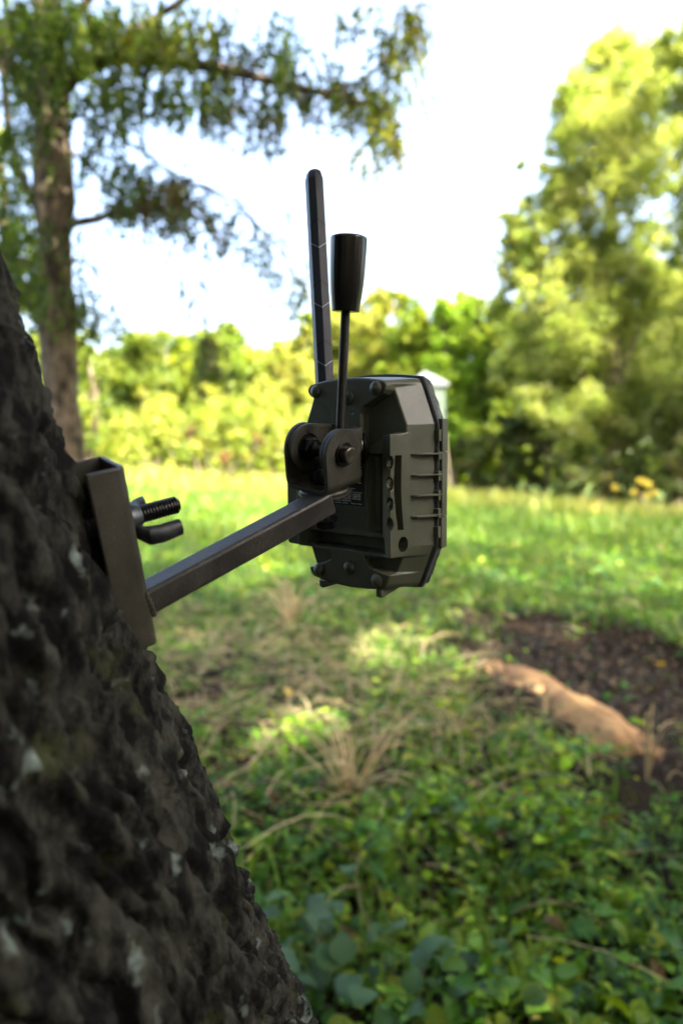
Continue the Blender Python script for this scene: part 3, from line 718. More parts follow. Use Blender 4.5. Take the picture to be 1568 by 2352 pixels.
K_ = np.exp(-np.linspace(-2, 2, 21) ** 2); K_ /= K_.sum()
pm = path.copy(); 
for i in range(3): pm[len(up_) + 10:len(up_) + len(mid) - 10, i] = np.convolve(path[:, i], K_, 'same')[len(up_) + 10:len(up_) + len(mid) - 10]
path = pm
nth = 380; th = np.linspace(0, 2 * np.pi, nth, endpoint=False)
tg = np.gradient(path, axis=0); tg /= np.linalg.norm(tg, axis=1)[:, None]
tg = np.stack([np.convolve(np.pad(tg[:, i], 12, 'edge'), np.ones(25) / 25, 'valid') for i in range(3)], 1); tg /= np.linalg.norm(tg, axis=1)[:, None]
a_ = np.cross(tg, [0, 1., 0]); a_ /= np.linalg.norm(a_, axis=1)[:, None]; b_ = np.cross(tg, a_)
ls = np.concatenate([[0], np.cumsum(np.linalg.norm(np.diff(path, axis=0), axis=1))])
V = np.zeros((len(path), nth, 3))
for i in range(len(path)):
    l = ls[i]
    for j in range(nth):
        c_, s_ = math.cos(th[j]), math.sin(th[j]); r = .15
        x, y = c_ * r, s_ * r
        wv = .016 * MN.noise(Vector((x * 12, y * 12, l * 8))) + .005 * MN.noise(Vector((x * 50, y * 50, l * 40)))
        dv_, _p = MN.voronoi(Vector(((x + wv) * 66, (y - wv) * 66, l * 10 + wv * 50)), distance_metric='DISTANCE')
        ck = min(1, (dv_[1] - dv_[0]) / .34); q_ = (MN.noise(Vector(((x - wv) * 95, (y + wv) * 95, l * 16 + 5))) + .5) * 4
        fl_ = (math.floor(q_) + min(1, (q_ - math.floor(q_)) * 4)) / 4
        n3 = MN.noise(Vector((x * 170, y * 170, l * 75))); n4 = MN.noise(Vector((x * 420, y * 420, l * 260)))
        dsp = -.0130 * (1 - ck) ** 1.5 + .0048 * (fl_ - .5) + .0034 * n3 + .0022 * n4 + .0035 * MN.noise(Vector((x * 11, y * 11, l * 6))) - .0005
        V[i, j] = path[i] + (rads[i] + dsp) * (c_ * a_[i] + s_ * b_[i])
idx = np.arange(V.shape[0] * nth).reshape(-1, nth); ip = np.roll(idx, -1, 1)
Q = np.stack([idx[:-1].ravel(), idx[1:].ravel(), ip[1:].ravel(), ip[:-1].ravel()], 1)
ft = empty('leaning_tree', loc=(path[-1][0], path[-1][1], 0), label='leaning tree with rough furrowed lichen-spotted bark carrying the steel mounting arm', cat='tree')
def childmesh(name, me, mat, parent):
    o = link(name, me, mat); o.parent = parent; o.matrix_parent_inverse = parent.matrix_world.inverted(); return o
childmesh('trunk', npmesh('trunk', V.reshape(-1, 3), Q, smooth=True), M_BARK, ft)
# crown overhead (out of frame), spread and thickened to shade the foreground
rg = np.random.default_rng(3); top = path[0]
limbs = []; tips = []
for k in range(34):
    a = rg.uniform(0, 2 * np.pi); ex = np.array([2.4 + rg.uniform(-4.5, 6.5), 1.0 + rg.uniform(-5.5, 6.5), 0])
    ex[2] = max(4.6 + rg.uniform(0, 2.6), EYE + .80 * ex[1] + 1.0); tips.append(ex)
    q = np.linspace(0, 1, 9)[:, None]; mid_ = (top + ex) / 2 + np.array([0, -.8, 1.0]); P_ = (1 - q) ** 2 * top + 2 * q * (1 - q) * mid_ + q * q * ex
    limbs.append(tube_arrays(P_, np.linspace(.07, .015, 9), 7))
childmesh('limbs', npmesh('limbs', *merge(limbs), smooth=True), M_BARK, ft)
cl = []
for k in range(800):
    e_ = tips[rg.integers(len(tips))] + rg.normal(0, [1.1, 1.1, .5]); cl.append(e_)
for k in range(430): cl.append(np.array([rg.uniform(-6, 7), rg.uniform(-5.5, -1.5), rg.uniform(.3, 5.5)]))  # unseen low leaves added behind the camera to darken the foreground
for k in range(330):
    a = rad(rg.uniform(62, 298)); q = rg.uniform(2.0, 4.5); cl.append(np.array([q * math.sin(a), .3 + q * math.cos(a), rg.uniform(.3, 4.8)]))  # ring of unseen leaves added to cut light from the sides
cl = np.array(cl); n_ = 70
pos = np.repeat(cl, n_, 0) + rg.normal(0, [.34, .34, .14], (len(cl) * n_, 3))
ok = (pos[:, 2] - EYE > .78 * pos[:, 1] + .35) & (pos[:, 2] > 3.2) | (pos[:, 1] < -1.2) & (pos[:, 2] > .2) | (np.abs(pos[:, 0]) > .62 * pos[:, 1] + 1.1) & (np.hypot(pos[:, 0], pos[:, 1]) > 1.6) & (pos[:, 2] > .2)
az_ = np.degrees(np.arctan2(pos[:, 0], pos[:, 1] - .4)); el_ = np.degrees(np.arctan2(pos[:, 2] - EYE, np.hypot(pos[:, 0], pos[:, 1] - .4)))
gq = pos - (np.array(SDIR) / SDIR[2])[None] * pos[:, 2:3]      # where each leaf's shadow falls
gn = np.array([MN.noise(Vector((a * 1.15, b * 1.15, 4))) + .5 * MN.noise(Vector((a * 3.2, b * 3.2, 8))) for a, b in gq[:, :2]])
ok &= ~((gq[:, 1] > 2.1) & (gn > -.02 - .05 * (gq[:, 1] - 2)) & (gq[:, 0] > -1.9) & (gq[:, 0] < 6))      # holes cut in the unseen crown to let sun spots reach the ground
ok &= ~((az_ > 93) & (az_ < 124) & (el_ > 19) & (el_ < 40))      # opening cut in the crown so the device's corner reflects bright sky
pos = pos[ok]; n_ = len(pos)
Vc, Qc, Cc = scatter('c', LEAF4, pos, rotmats(rg.uniform(0, 6.28, n_), rg.normal(0, .45, n_), rg.normal(0, .45, n_)), rg.uniform(.12, .19, n_), mixcol(n_, [(.035, .055, .014), (.05, .07, .018)], rg))
childmesh('crown', npmesh('crown', Vc, Qc, Cc), M_TREELEAF, ft)

# ================================================================== GROUND COVER
def on_view(n, y0, y1, rng, k=.62, pw=1., xoff=0.):
    y = y0 + (y1 - y0) * rng.random(n) ** pw; x = (rng.random(n) * 2 - 1) * (k * y + .35) + xoff; return x, y
MA = ground_hit(1120, 1528); MB = ground_hit(1518, 1730)
def holl(x, y):
    u, v = hollow_uv(x, y); x, y = np.atleast_1d(x).astype(float), np.atleast_1d(y).astype(float)
    e = (MB - MA)[:2]; t = np.clip(((x - MA[0]) * e[0] + (y - MA[1]) * e[1]) / (e @ e), 0, 1); dm = np.hypot(x - MA[0] - t * e[0], y - MA[1] - t * e[1])
    return np.minimum(np.sqrt(u * u + v * v), .45 + dm * 1.9) + .42 * np.array([MN.noise(Vector((a * 2.3, b * 2.3, 1))) + .6 * MN.noise(Vector((a * 7, b * 7, 2))) for a, b in zip(x, y)])
def straw_f(x, y):                        # patches where dead straw shows through
    return np.exp(-(((x + .25) / 1.0) ** 2 + ((y - 3.1) / 1.5) ** 2)) + .35 * np.exp(-(((x + .9) / .8) ** 2 + ((y - 4.6) / .9) ** 2))
def nz(x, y, s, o=0.): return np.array([MN.noise(Vector((a * s, b * s, o))) for a, b in zip(x, y)])
rg = np.random.default_rng(11)
GP = [(.045, .135, .008), (.10, .235, .009), (.18, .33, .012), (.045, .14, .020), (.23, .30, .014), (.04, .10, .016)]
def weeds(n, y0, y1, s0, s1, tpl, hmax, pw, seed, k=.62, thin=True):
    r = np.random.default_rng(seed); x, y = on_view(n, y0, y1, r, k, pw)
    cx_, cy_ = x.copy(), y.copy()
    d = nz(cx_, cy_, 3.5, seed) ; hl = holl(x, y); keep = (r.random(n) < np.clip(.60 + 1.9 * d, .03, 1)) & ((hl > 1.05) | (r.random(n) < .05)) & (r.random(n) > .05 * straw_f(x, y))
    x, y, d = x[keep], y[keep], d[keep]; n = len(x)
    hh = np.clip(.35 + 1.4 * nz(x, y, 2.2, seed + 9), .05, 1) * hmax
    z = hgt(x, y) + r.random(n) ** .8 * hh + .01
    sc = r.uniform(s0, s1, n) * (.5 + .9 * r.random(n) ** 1.5)
    R = rotmats(r.uniform(0, 6.28, n), r.normal(.15, .42, n), r.normal(0, .38, n))
    w = None; c = mixcol(n, GP, r, .16); 
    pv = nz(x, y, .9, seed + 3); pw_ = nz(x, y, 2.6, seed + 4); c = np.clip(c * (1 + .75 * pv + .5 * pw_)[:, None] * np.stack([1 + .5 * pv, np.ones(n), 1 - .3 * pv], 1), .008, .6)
    yel = r.random(n) < .006; c[yel] = (.42, .34, .04); br = r.random(n) < .03; c[br] = (.16, .09, .04)
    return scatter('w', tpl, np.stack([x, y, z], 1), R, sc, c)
def stalks(n, y0, y1, h0, h1, seed, k=.6):
    r = np.random.default_rng(seed); x, y = on_view(n, y0, y1, r, k, .9); keep = (holl(x, y) > 1.1) & (nz(x, y, 1.6, seed) > -.12); x, y = x[keep], y[keep]; P_, Yw, Pt, Sz, Cl = [], [], [], [], []; st = []
    for a, b in zip(x, y):
        H = r.uniform(h0, h1); dx, dy = r.normal(0, .25 * H, 2); z0 = float(hgt(a, b)); m = int(r.integers(7, 15)); c0 = mixcol(1, GP[:5], r, .2)[0]; off = r.uniform(0, 6.28)
        for q in range(m):
            t = (q + .5) / m; P_.append((a + dx * t * t, b + dy * t * t, z0 + H * t)); Yw.append(off + q * 2.4); Pt.append(r.normal(.25, .25)); Sz.append(r.uniform(.6, 1) * (.035 + .10 * H) * (1.1 - .5 * t)); Cl.append(c0 * (.8 + .5 * t))
        st.append(tube_arrays([[a, b, z0], [a + dx * .25, b + dy * .25, z0 + H * .5], [a + dx, b + dy, z0 + H]], [.0018, .0015, .0008], 4))
    n = len(P_); V1, Q1, C1 = scatter('k', LANCE, np.array(P_), rotmats(np.array(Yw), np.array(Pt), r.normal(0, .3, n)), np.array(Sz), np.clip(np.array(Cl), .005, .6))
    V2, Q2 = merge(st); return cat_([(V1, Q1, C1), (V2, Q2, np.repeat([[.10, .16, .03]], len(V2), 0))])
tag(link('tall_weeds', npmesh('tall_weeds', *cat_([stalks(190, 1.2, 2.8, .10, .24, 401), stalks(420, 2.6, 7.5, .12, .34, 402), stalks(500, 7, 19, .2, .5, 403)]), smooth=True), M_LEAFNEAR), 'upright leafy weed stalks rising unevenly out of the low ground cover', 'weeds', kind='stuff')
near_ = cat_([weeds(14000, 1.0, 2.9, .028, .058, OVATE, .19, .85, 21), weeds(9000, 1.0, 2.9, .018, .034, LANCE, .17, .85, 22), weeds(3500, 1.0, 2.2, .034, .052, ROUND, .17, .9, 23)])
tag(link('broadleaf_weeds', npmesh('broadleaf_weeds', *near_, smooth=True), M_LEAFNEAR), 'low broad-leaved green weeds carpeting the shaded foreground', 'weeds', kind='stuff')
midw = cat_([weeds(26000, 2.7, 6.5, .030, .055, OVATE, .13, .9, 31, .6), weeds(12000, 2.7, 6.5, .03, .05, LANCE, .14, .9, 32, .6)])
tag(link('low_weeds', npmesh('low_weeds', *midw, smooth=True), M_LEAFNEAR), 'mixed low green weeds around the dirt hollow', 'weeds', kind='stuff')
farw = weeds(46000, 6.2, 17, .05, .10, LEAF4, .12, 1.0, 33, .6)
tag(link('meadow_weeds', npmesh('meadow_weeds', *farw), M_GRASS), 'short green clover and weeds over the middle of the clearing', 'weeds', kind='stuff')
def grass(n, y0, y1, h0, h1, w, pal, seed, k=.62, dens=0., pw=1.0, bend=.5):
    r = np.random.default_rng(seed); x, y = on_view(n, y0, y1, r, k, pw); keep = (holl(x, y) > 1.1)
    if dens: keep &= r.random(n) < np.clip(.5 + dens * nz(x, y, .8, seed), 0, 1)
    x, y = x[keep], y[keep]; n = len(x); h = r.uniform(h0, h1, n)
    R = rotmats(r.uniform(0, 6.28, n), r.normal(0, .28, n), r.normal(0, .2, n))
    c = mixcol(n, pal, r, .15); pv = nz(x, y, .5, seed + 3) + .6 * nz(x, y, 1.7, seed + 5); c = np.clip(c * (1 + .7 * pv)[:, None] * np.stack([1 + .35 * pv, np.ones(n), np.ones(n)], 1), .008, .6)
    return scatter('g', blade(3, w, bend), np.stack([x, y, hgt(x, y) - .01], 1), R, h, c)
GG = [(.07, .15, .018), (.10, .20, .02), (.15, .23, .03)]; GY = [(.28, .32, .05), (.36, .36, .08), (.22, .30, .04), (.40, .36, .12)]
gr = cat_([grass(6000, 1.3, 4.5, .08, .20, .030, GG, 41, dens=1.2), grass(16000, 4.0, 11, .10, .22, .045, GG + [(.2, .24, .06)], 42, dens=.8)])
tag(link('short_grass', npmesh('short_grass', *gr), M_GRASS), 'thin green grass mixed into the weeds of the clearing', 'grass', kind='stuff')
gf = cat_([grass(30000, 10, 26, .16, .36, .055, GG + [(.18, .23, .04)], 43, dens=.4), grass(16000, 19, 31, .35, .75, .035, GY, 44, dens=.8, bend=.25)])
tag(link('meadow_grass', npmesh('meadow_grass', *gf), M_GRASS), 'sunlit yellow-green meadow grass at the far edge of the clearing', 'grass', kind='stuff')
# dead stems lying about
def stems(n, region, seed, L0=.12, L1=.42, rad_=.0016, up=.05):
    r = np.random.default_rng(seed); parts = []; cols = []
    for _ in range(n):
        x, y = region(r)
        a = r.uniform(0, 6.28); Ln = r.uniform(L0, L1); t = np.linspace(0, 1, 5); c = r.normal(0, .35)
        px = x + Ln * t * np.cos(a + c * t); py = y + Ln * t * np.sin(a + c * t)
        z0 = hgt(px, py) + .02 + r.random() * up; pz = z0 + Ln * r.uniform(.0, .35) * np.sin(t * np.pi * r.uniform(.5, 1))
        Vt, Qt = tube_arrays(np.stack([px, py, pz], 1), np.linspace(rad_ * r.uniform(.8, 1.9), rad_ * .5, 5), 4); parts.append((Vt, Qt)); cc = mixcol(1, [(.50, .39, .20), (.34, .25, .13), (.62, .52, .31)], r)[0]; cols.append(np.repeat(cc[None], len(Vt), 0))
    Vt, Qt = merge(parts); return Vt, Qt, np.concatenate(cols)
def reg_straw(r):
    while True:
        x, y = r.uniform(-2, 2.4), r.uniform(1.3, 6.5)
        if abs(x) < .6 * y + .2 and r.random() < (straw_f(x, y) + .10) * min(1, max(.12, (y - 1.5) / 1.2)) and holl(x, y)[0] > .95: return x, y
tag(link('dead_stems', npmesh('dead_stems', *stems(1350, reg_straw, 51, .08, .34, .0018, .11)), M_STRAW), 'dry tan straw and dead stems strewn among the weeds', 'straw', kind='stuff')
# litter in and round the hollow
r = np.random.default_rng(61); n = 6500; u = r.normal(0, .62, n); v = r.normal(0, .62, n); ax_ = np.array([.42, -.907])
x = 1.75 + u * 1.75 * ax_[0] - v * .8 * -ax_[1] * 1.0; y = 3.75 + u * 1.75 * ax_[1] - v * .8 * ax_[0]
R = rotmats(r.uniform(0, 6.28, n), r.normal(0, .5, n), r.normal(0, .5, n))
lit = scatter('l', LEAF4, np.stack([x, y, hgt(x, y) + .012 + r.random(n) * .03], 1), R, r.uniform(.015, .05, n), mixcol(n, [(.035, .022, .014), (.06, .038, .022), (.02, .014, .010), (.14, .10, .055), (.06, .06, .03)], r))
tag(link('leaf_litter', npmesh('leaf_litter', *lit), M_STRAW), 'dead brown leaf litter and crumbs of earth in the dug hollow', 'leaf litter', kind='stuff')
# tan mound
def mound():
    A = MA; B = MB; d = nrm((B - A) * [1, 1, 0]); Ln = float(np.linalg.norm((B - A)[:2])); s_ = np.array([-d[1], d[0], 0]); nu, nv = 150, 60; V = []
    for i in range(nu):
        t = i / (nu - 1); l = -.04 + (Ln + .08) * t
        en = min(1, max(0, math.sin(math.pi * min(1, max(0, t)) ** .9))) ** .45
        off = .05 * math.sin(t * 5.2 + .4) + .02 * MN.noise(Vector((l * 5, 1, 0)))
        wd = (.29 + .05 * math.sin(t * 7 + 1)) * en + 1e-3
        for j in range(nv):
            q = -1 + 2 * j / (nv - 1); p = A + d * l + s_ * (off + q * wd); p[2] = float(hgt(p[0], p[1]))
            hh = (.150 - .03 * t + .03 * math.sin(t * 6.5 + 2.2) + .03 * MN.noise(Vector((l * 7, q * 4, 3)))) * en * (math.cos(q * math.pi / 2) ** (.9 if q > 0 else 1.6)) * (1 + .35 * MN.noise(Vector((l * 3.1, q * 1.3, 9))))
            p[2] += -.035 + hh + .022 * MN.noise(Vector((p[0] * 9, p[1] * 9, 0))) + .012 * MN.noise(Vector((p[0] * 22, p[1] * 22, 5))) + .004 * MN.noise(Vector((p[0] * 60, p[1] * 60, 0))); V.append(p)
    idx = np.arange(nu * nv).reshape(nu, nv); Q = np.stack([idx[:-1, :-1].ravel(), idx[1:, :-1].ravel(), idx[1:, 1:].ravel(), idx[:-1, 1:].ravel()], 1)
    return npmesh('sand_mound', np.array(V), Q, smooth=True)
m_, N_, L_m, P_m = newmat('tan_grain'); tcn = N_.new('ShaderNodeTexCoord'); n1_ = N_.new('ShaderNodeTexNoise'); n1_.inputs['Scale'].default_value = 5; n1_.inputs['Detail'].default_value = 8; L_m.new(tcn.outputs['Object'], n1_.inputs['Vector'])
r_ = N_.new('ShaderNodeValToRGB'); r_.color_ramp.elements[0].position = .35; r_.color_ramp.elements[0].color = (.23, .115, .045, 1); r_.color_ramp.elements[1].position = .62; r_.color_ramp.elements[1].color = (.46, .27, .11, 1)
L_m.new(n1_.outputs[0], r_.inputs[0]); L_m.new(r_.outputs[0], P_m.inputs['Base Color']); P_m.inputs['Roughness'].default_value = .9; bump(N_, L_m, P_m, 140, .6, .01, 6)
tag(link('sand_mound', mound(), m_), 'long low mound of tan sandy grain lying in the dark dirt hollow', 'sand mound')

# upright dead grass tufts: countable
def tuft(name, base, blades, label, seed, rad_=.004, leafw=.0):
    r = np.random.default_rng(seed); parts = []; cols = []
    for (dx, dy, hz, lean) in blades:
        t = np.linspace(0, 1, 7); P_ = np.stack([dx * t + lean * t ** 3, dy * t, hz * np.sin(t * 1.9) / math.sin(1.57)], 1)
        Vt, Qt = tube_arrays(P_, rad_ * (1.1 - .75 * t), 5); parts.append((Vt, Qt)); cols.append(np.repeat(mixcol(1, [(.62, .50, .30), (.50, .38, .20)], r), len(Vt), 0))
    Vt, Qt = merge(parts); o = link(name, npmesh(name, Vt, Qt, np.concatenate(cols), True), M_STRAW); o.location = Vector([float(a) for a in base]); return tag(o, label, 'grass tuft', 'upright tufts of dead grass')
def bl(r, n, L, H): return [(r.normal(0, L), r.normal(0, L), H * r.uniform(.5, 1.1), r.normal(0, L)) for _ in range(n)]
r = np.random.default_rng(71)
g1 = ground_hit(670, 1450); tuft('dead_grass_tuft', g1, bl(r, 22, .17, .36), 'pale sunlit tuft of dead grass just below the middle of the steel arm', 1, .007)
g1 = ground_hit(800, 1850); tuft('dead_grass_tuft', g1, bl(r, 26, .15, .30), 'large tan tuft of bent dead grass amid dark weeds, nearest to the viewer', 2, .0045)
g1 = ground_hit(1250, 1650); tuft('dead_grass_tuft', g1, bl(r, 5, .05, .17), 'small pale tuft of dead grass in front of the middle of the tan mound', 3, .006)
g1 = ground_hit(1485, 1790); tuft('dead_grass_tuft', g1, bl(r, 5, .05, .30), 'tall thin tuft of dead grass at the near end of the tan mound', 4, .006)
g1 = ground_hit(1060, 1700); tuft('dead_grass_tuft', g1, bl(r, 4, .10, .18), 'sparse tuft of dead grass between the near weeds and the dirt hollow', 5, .004)
# fallen leaves that can be told apart
for (px, py, label, c, sz) in [(665, 1600, 'orange-yellow fallen leaf on straw below the steel arm', (.62, .42, .03), .07), (922, 1745, 'bright yellow-green fallen leaf on the weeds right of the large dead tuft', (.55, .50, .03), .05), (1380, 2030, 'lemon yellow fallen leaf on dark weeds at lower right', (.55, .52, .05), .04), (1520, 1530, 'orange fallen leaf on the far bank of the dirt hollow', (.60, .36, .04), .09)]:
    p = ground_hit(px, py, .09); Vt, Qt, Ct = scatter('f', OVATE, np.array([[0., 0, 0]]), rotmats(np.array([px * .7]), np.array([.5]), np.array([.2])), np.array([sz]), np.array([c]))
    o = link('fallen_leaf', npmesh('fallen_leaf', Vt, Qt, Ct, True), M_LEAFNEAR); o.location = Vector([float(a) for a in p]); tag(o, label, 'leaf', 'yellow fallen leaves')
# round-leaved plant in the foreground
def roundplant(px, py, n, spread, hmax, s0, s1, seed, label):
    r = np.random.default_rng(seed); base = ground_hit(px, py); root = empty('roundleaf_plant', loc=base, label=label, cat='plant')
    pos = np.stack([r.normal(0, spread, n), r.normal(0, spread, n), r.uniform(.06, hmax, n)], 1)
    Vt, Qt, Ct = scatter('p', ROUND, pos, rotmats(r.uniform(0, 6.28, n), r.normal(.2, .35, n), r.normal(0, .3, n)), r.uniform(s0, s1, n), mixcol(n, [(.05, .115, .035), (.07, .15, .035), (.055, .11, .055)], r, .1))
    link('leaves', npmesh('leaves', Vt, Qt, Ct, True), M_LEAFNEAR, root)
    st = [tube_arrays(np.stack([np.linspace(p[0] * .2, p[0], 5), np.linspace(p[1] * .2, p[1], 5), p[2] * np.linspace(0, 1, 5) ** .7], 1), np.full(5, .0012), 4) for p in pos]
    Vt, Qt = merge(st); link('stems', npmesh('stems', Vt, Qt, np.repeat([[.10, .13, .04]], len(Vt), 0), True), M_LEAFNEAR, root)
roundplant(760, 2290, 34, .095, .17, .045, .066, 5, 'cluster of large round dull green leaves at the foot of the leaning tree')
roundplant(960, 2330, 20, .08, .13, .04, .058, 6, 'clump of glossy round-leaved plants at the bottom edge right of the first cluster')

# ================================================================== TREES
M_BARK2 = bark_mat('background_bark', (.030, .023, .016), (.25, .19, .12), .5, .35, .1, 1.0, (.42, .62))
def limb(px, d, radii_px, n=8):
    P_ = np.array([at(x, y, dd) for (x, y), dd in zip(px, d)]); t = np.linspace(0, 1, len(P_)); q = np.linspace(0, 1, len(P_) * 5)
    P2 = np.stack([np.interp(q, t, P_[:, i]) for i in range(3)], 1)
    for i in range(3): P2[2:-2, i] = np.convolve(P2[:, i], np.ones(5) / 5, 'valid')
    r_ = np.interp(q, t, [rp / F * dd for rp, dd in zip(radii_px, d)]); r_ = r_ * (1 + .10 * np.sin(q * 37) + .06 * np.sin(q * 83))
    return tube_arrays(P2, r_, n)
def crown(blobs, clumps, per, leaf, pal, seed, tpl=LEAF4, flat=.7, cr=.22, ysp=1., crop=None):
    """blobs: list of (centre xyz, radius); clumps per unit blob; leaves gathered in clumps"""
    r = np.random.default_rng(seed); P_, Cc_ = [], []
    pal = np.array(pal)
    for c, rad0 in blobs:
        n = max(3, int(clumps * rad0 ** 2)); d = r.normal(0, 1, (n, 3)); d /= np.linalg.norm(d, axis=1)[:, None]; d *= (r.random(n) ** .45)[:, None] * rad0; d[:, 1] *= ysp
        cc = c + d; rc_ = rad0 * cr * r.uniform(.6, 1.3, n); base = mixcol(n, pal, r, .10)
        k = np.maximum(4, (per * (rc_ / (rad0 * cr)) ** 2)).astype(int)
        P_.append(np.repeat(cc, k, 0) + r.normal(0, 1, (k.sum(), 3)) * np.repeat(rc_, k)[:, None] * [1, 1, flat] * .6); Cc_.append(np.repeat(base, k, 0) * (1 + .15 * r.standard_normal((k.sum(), 1))))
    P_ = np.concatenate(P_); Cc_ = np.clip(np.concatenate(Cc_), .01, .8); n = len(P_)
    R = rotmats(r.uniform(0, 6.28, n), r.normal(.1, .55, n), r.normal(0, .55, n))
    return scatter('c', tpl, P_, R, leaf * r.uniform(.7, 1.3, n), Cc_)
def tree(name, base_px, depth, blobs_px, label, cat, group, clumps, per, leaf, pal, seed, trunk_r=.2, top=None, cr=.22, spread=1.0, tmat=None, limbs_=6, tpl=LEAF4):
    r = np.random.default_rng(seed); b = at(base_px, 1100, depth); b[2] = float(hgt(b[0], b[1])) - .05
    root = empty(name, loc=b, label=label, cat=cat, group=group)
    bl_ = [(at(x, y, depth + r.uniform(-1, 1) * spread * rr / F * depth), rr / F * depth) for x, y, rr in blobs_px]
    Vt, Qt, Ct = crown(bl_, clumps, per, leaf, pal, seed, cr=cr, tpl=tpl, flat=1.0); childmesh('crown', npmesh('crown', Vt, Qt, Ct), M_TREELEAF, root)
    ctr = sorted(bl_, key=lambda q: q[0][2]); hi = ctr[-1][0] if top is None else at(top[0], top[1], depth)
    q = np.linspace(0, 1, 14)[:, None]; P_ = b * (1 - q) + hi * q; P_[:, 0] += .12 * np.sin(q[:, 0] * 6 + seed)
    parts = [tube_arrays(P_, trunk_r * (1 - .85 * q[:, 0]) + .01, 9)]
    for i in range(min(limbs_, len(ctr))):
        c, _ = ctr[(i * len(ctr)) // limbs_ if limbs_ < len(ctr) else i]; s0 = P_[min(12, max(2, int(13 * max(.08, (c[2] - b[2]) / max(.5, hi[2] - b[2]) - .18))))]
        q2 = np.linspace(0, 1, 7)[:, None]; m2 = (s0 + c) / 2 + [0, 0, -.08 * np.linalg.norm(c - s0)]
        parts.append(tube_arrays((1 - q2) ** 2 * s0 + 2 * q2 * (1 - q2) * m2 + q2 * q2 * c, trunk_r * .38 * (1 - .8 * q2[:, 0]) + .008, 6))
    childmesh('trunk', npmesh('trunk', *merge(parts), smooth=True), tmat or M_BARK2, root); return root
# --- tree standing to the left, with drooping sprays
D5 = 5.0
b5 = at(160, 1300, D5); b5[2] = float(hgt(b5[0], b5[1])) - .05
lt = empty('drooping_tree', loc=b5, label='tall brown-trunked tree with drooping leafy sprays behind the leaning trunk', cat='tree')
tr_px = [(102, -160), (108, 0), (112, 130), (118, 260), (124, 400), (126, 560), (132, 720), (138, 880), (148, 1040), (154, 1180), (160, 1340), (170, 1560)]
parts = [limb(tr_px, [D5] * 12, [36, 34, 38, 42, 43, 40, 41, 42, 40, 42, 46, 60], 24)]
Vt, Qt = merge(parts); Vt = np.array([p + nrm([p[0] + 2.07, p[1] - 5, 0]) * (.018 * MN.noise(Vector((p[0] * 16, p[1] * 16, p[2] * 4))) + .012 * MN.noise(Vector((p[0] * 40, p[1] * 40, p[2] * 9)))) for p in Vt])
childmesh('trunk', npmesh('trunk', Vt, Qt, smooth=True), M_BARK2, lt)
L5 = [([(118, 300), (60, 210), (0, 100), (-70, -20)], [5, 4.9, 4.8, 4.7], [24, 17, 16, 14]),
      ([(130, 560), (85, 470), (45, 400), (20, 300), (10, 180), (-20, 20)], [5, 5.05, 5.1, 5.2, 5.2, 5.2], [12, 12, 11, 9, 8, 7]),
      ([(126, 210), (160, 180), (220, 132), (300, 125), (400, 140), (520, 160), (640, 190), (740, 215), (850, 238), (930, 300)], [5, 4.95, 4.9, 4.85, 4.8, 4.75, 4.7, 4.7, 4.7, 4.7], [26, 22, 19, 16, 15, 13, 10, 8, 5, 2]),
      ([(740, 215), (830, 190), (900, 120), (940, 60)], [4.7, 4.7, 4.7, 4.7], [6, 5, 4, 2]),
      ([(130, 540), (170, 512), (230, 503), (262, 485), (320, 490), (390, 470), (430, 480), (480, 520), (520, 560)], [5, 4.9, 4.85, 4.8, 4.75, 4.7, 4.7, 4.7, 4.7], [13, 10, 9, 9, 8, 7, 5, 4, 2]),
      ([(130, 270), (190, 262), (250, 300), (330, 350), (400, 400), (500, 450), (600, 520), (660, 600), (700, 680)], [5, 5, 5, 5, 5, 4.95, 4.9, 4.9, 4.9], [9, 6, 5, 4, 4, 3, 3, 2, 1.5]),
      ([(116, 120), (150, 60), (200, 10), (240, -60)], [5, 4.9, 4.9, 4.9], [14, 11, 9, 8]),
      ([(122, 330), (170, 350), (230, 410), (270, 440), (330, 470)], [5, 4.95, 4.9, 4.85, 4.8], [8, 5, 4, 3, 2]),
      ([(300, 125), (340, 210), (400, 250), (430, 300)], [4.85, 4.85, 4.85, 4.85], [6, 4, 3, 2]),
      ([(320, 490), (380, 430), (460, 420), (560, 470), (620, 560)], [4.75, 4.75, 4.75, 4.75, 4.75], [6, 5, 4, 3, 2]),
      ([(128, 640), (70, 600), (20, 590), (-40, 560)], [5, 5, 5, 5], [10, 8, 7, 6]),
      ([(136, 610), (180, 598), (215, 610), (235, 640)], [5, 4.9, 4.9, 4.9], [8, 4, 3, 1.5]),
      ([(220, 132), (330, 60), (450, -20), (560, -90)], [4.9, 4.9, 4.9, 4.9], [12, 9, 7, 5]),
      ([(136, 800), (190, 790), (230, 735), (270, 690), (250, 655)], [5, 5.1, 5.1, 5.1, 5.1], [7, 4, 3, 2, 1.5]),
      ([(400, 470), (440, 640), (465, 720), (485, 800), (480, 860)], [4.75, 4.8, 4.8, 4.8, 4.8], [2, 2.5, 3.5, 4, 2])]
for px, d, rr in L5: childmesh('branch', npmesh('branch', *limb(px, d, rr, 9), smooth=True), M_BARK2, lt)
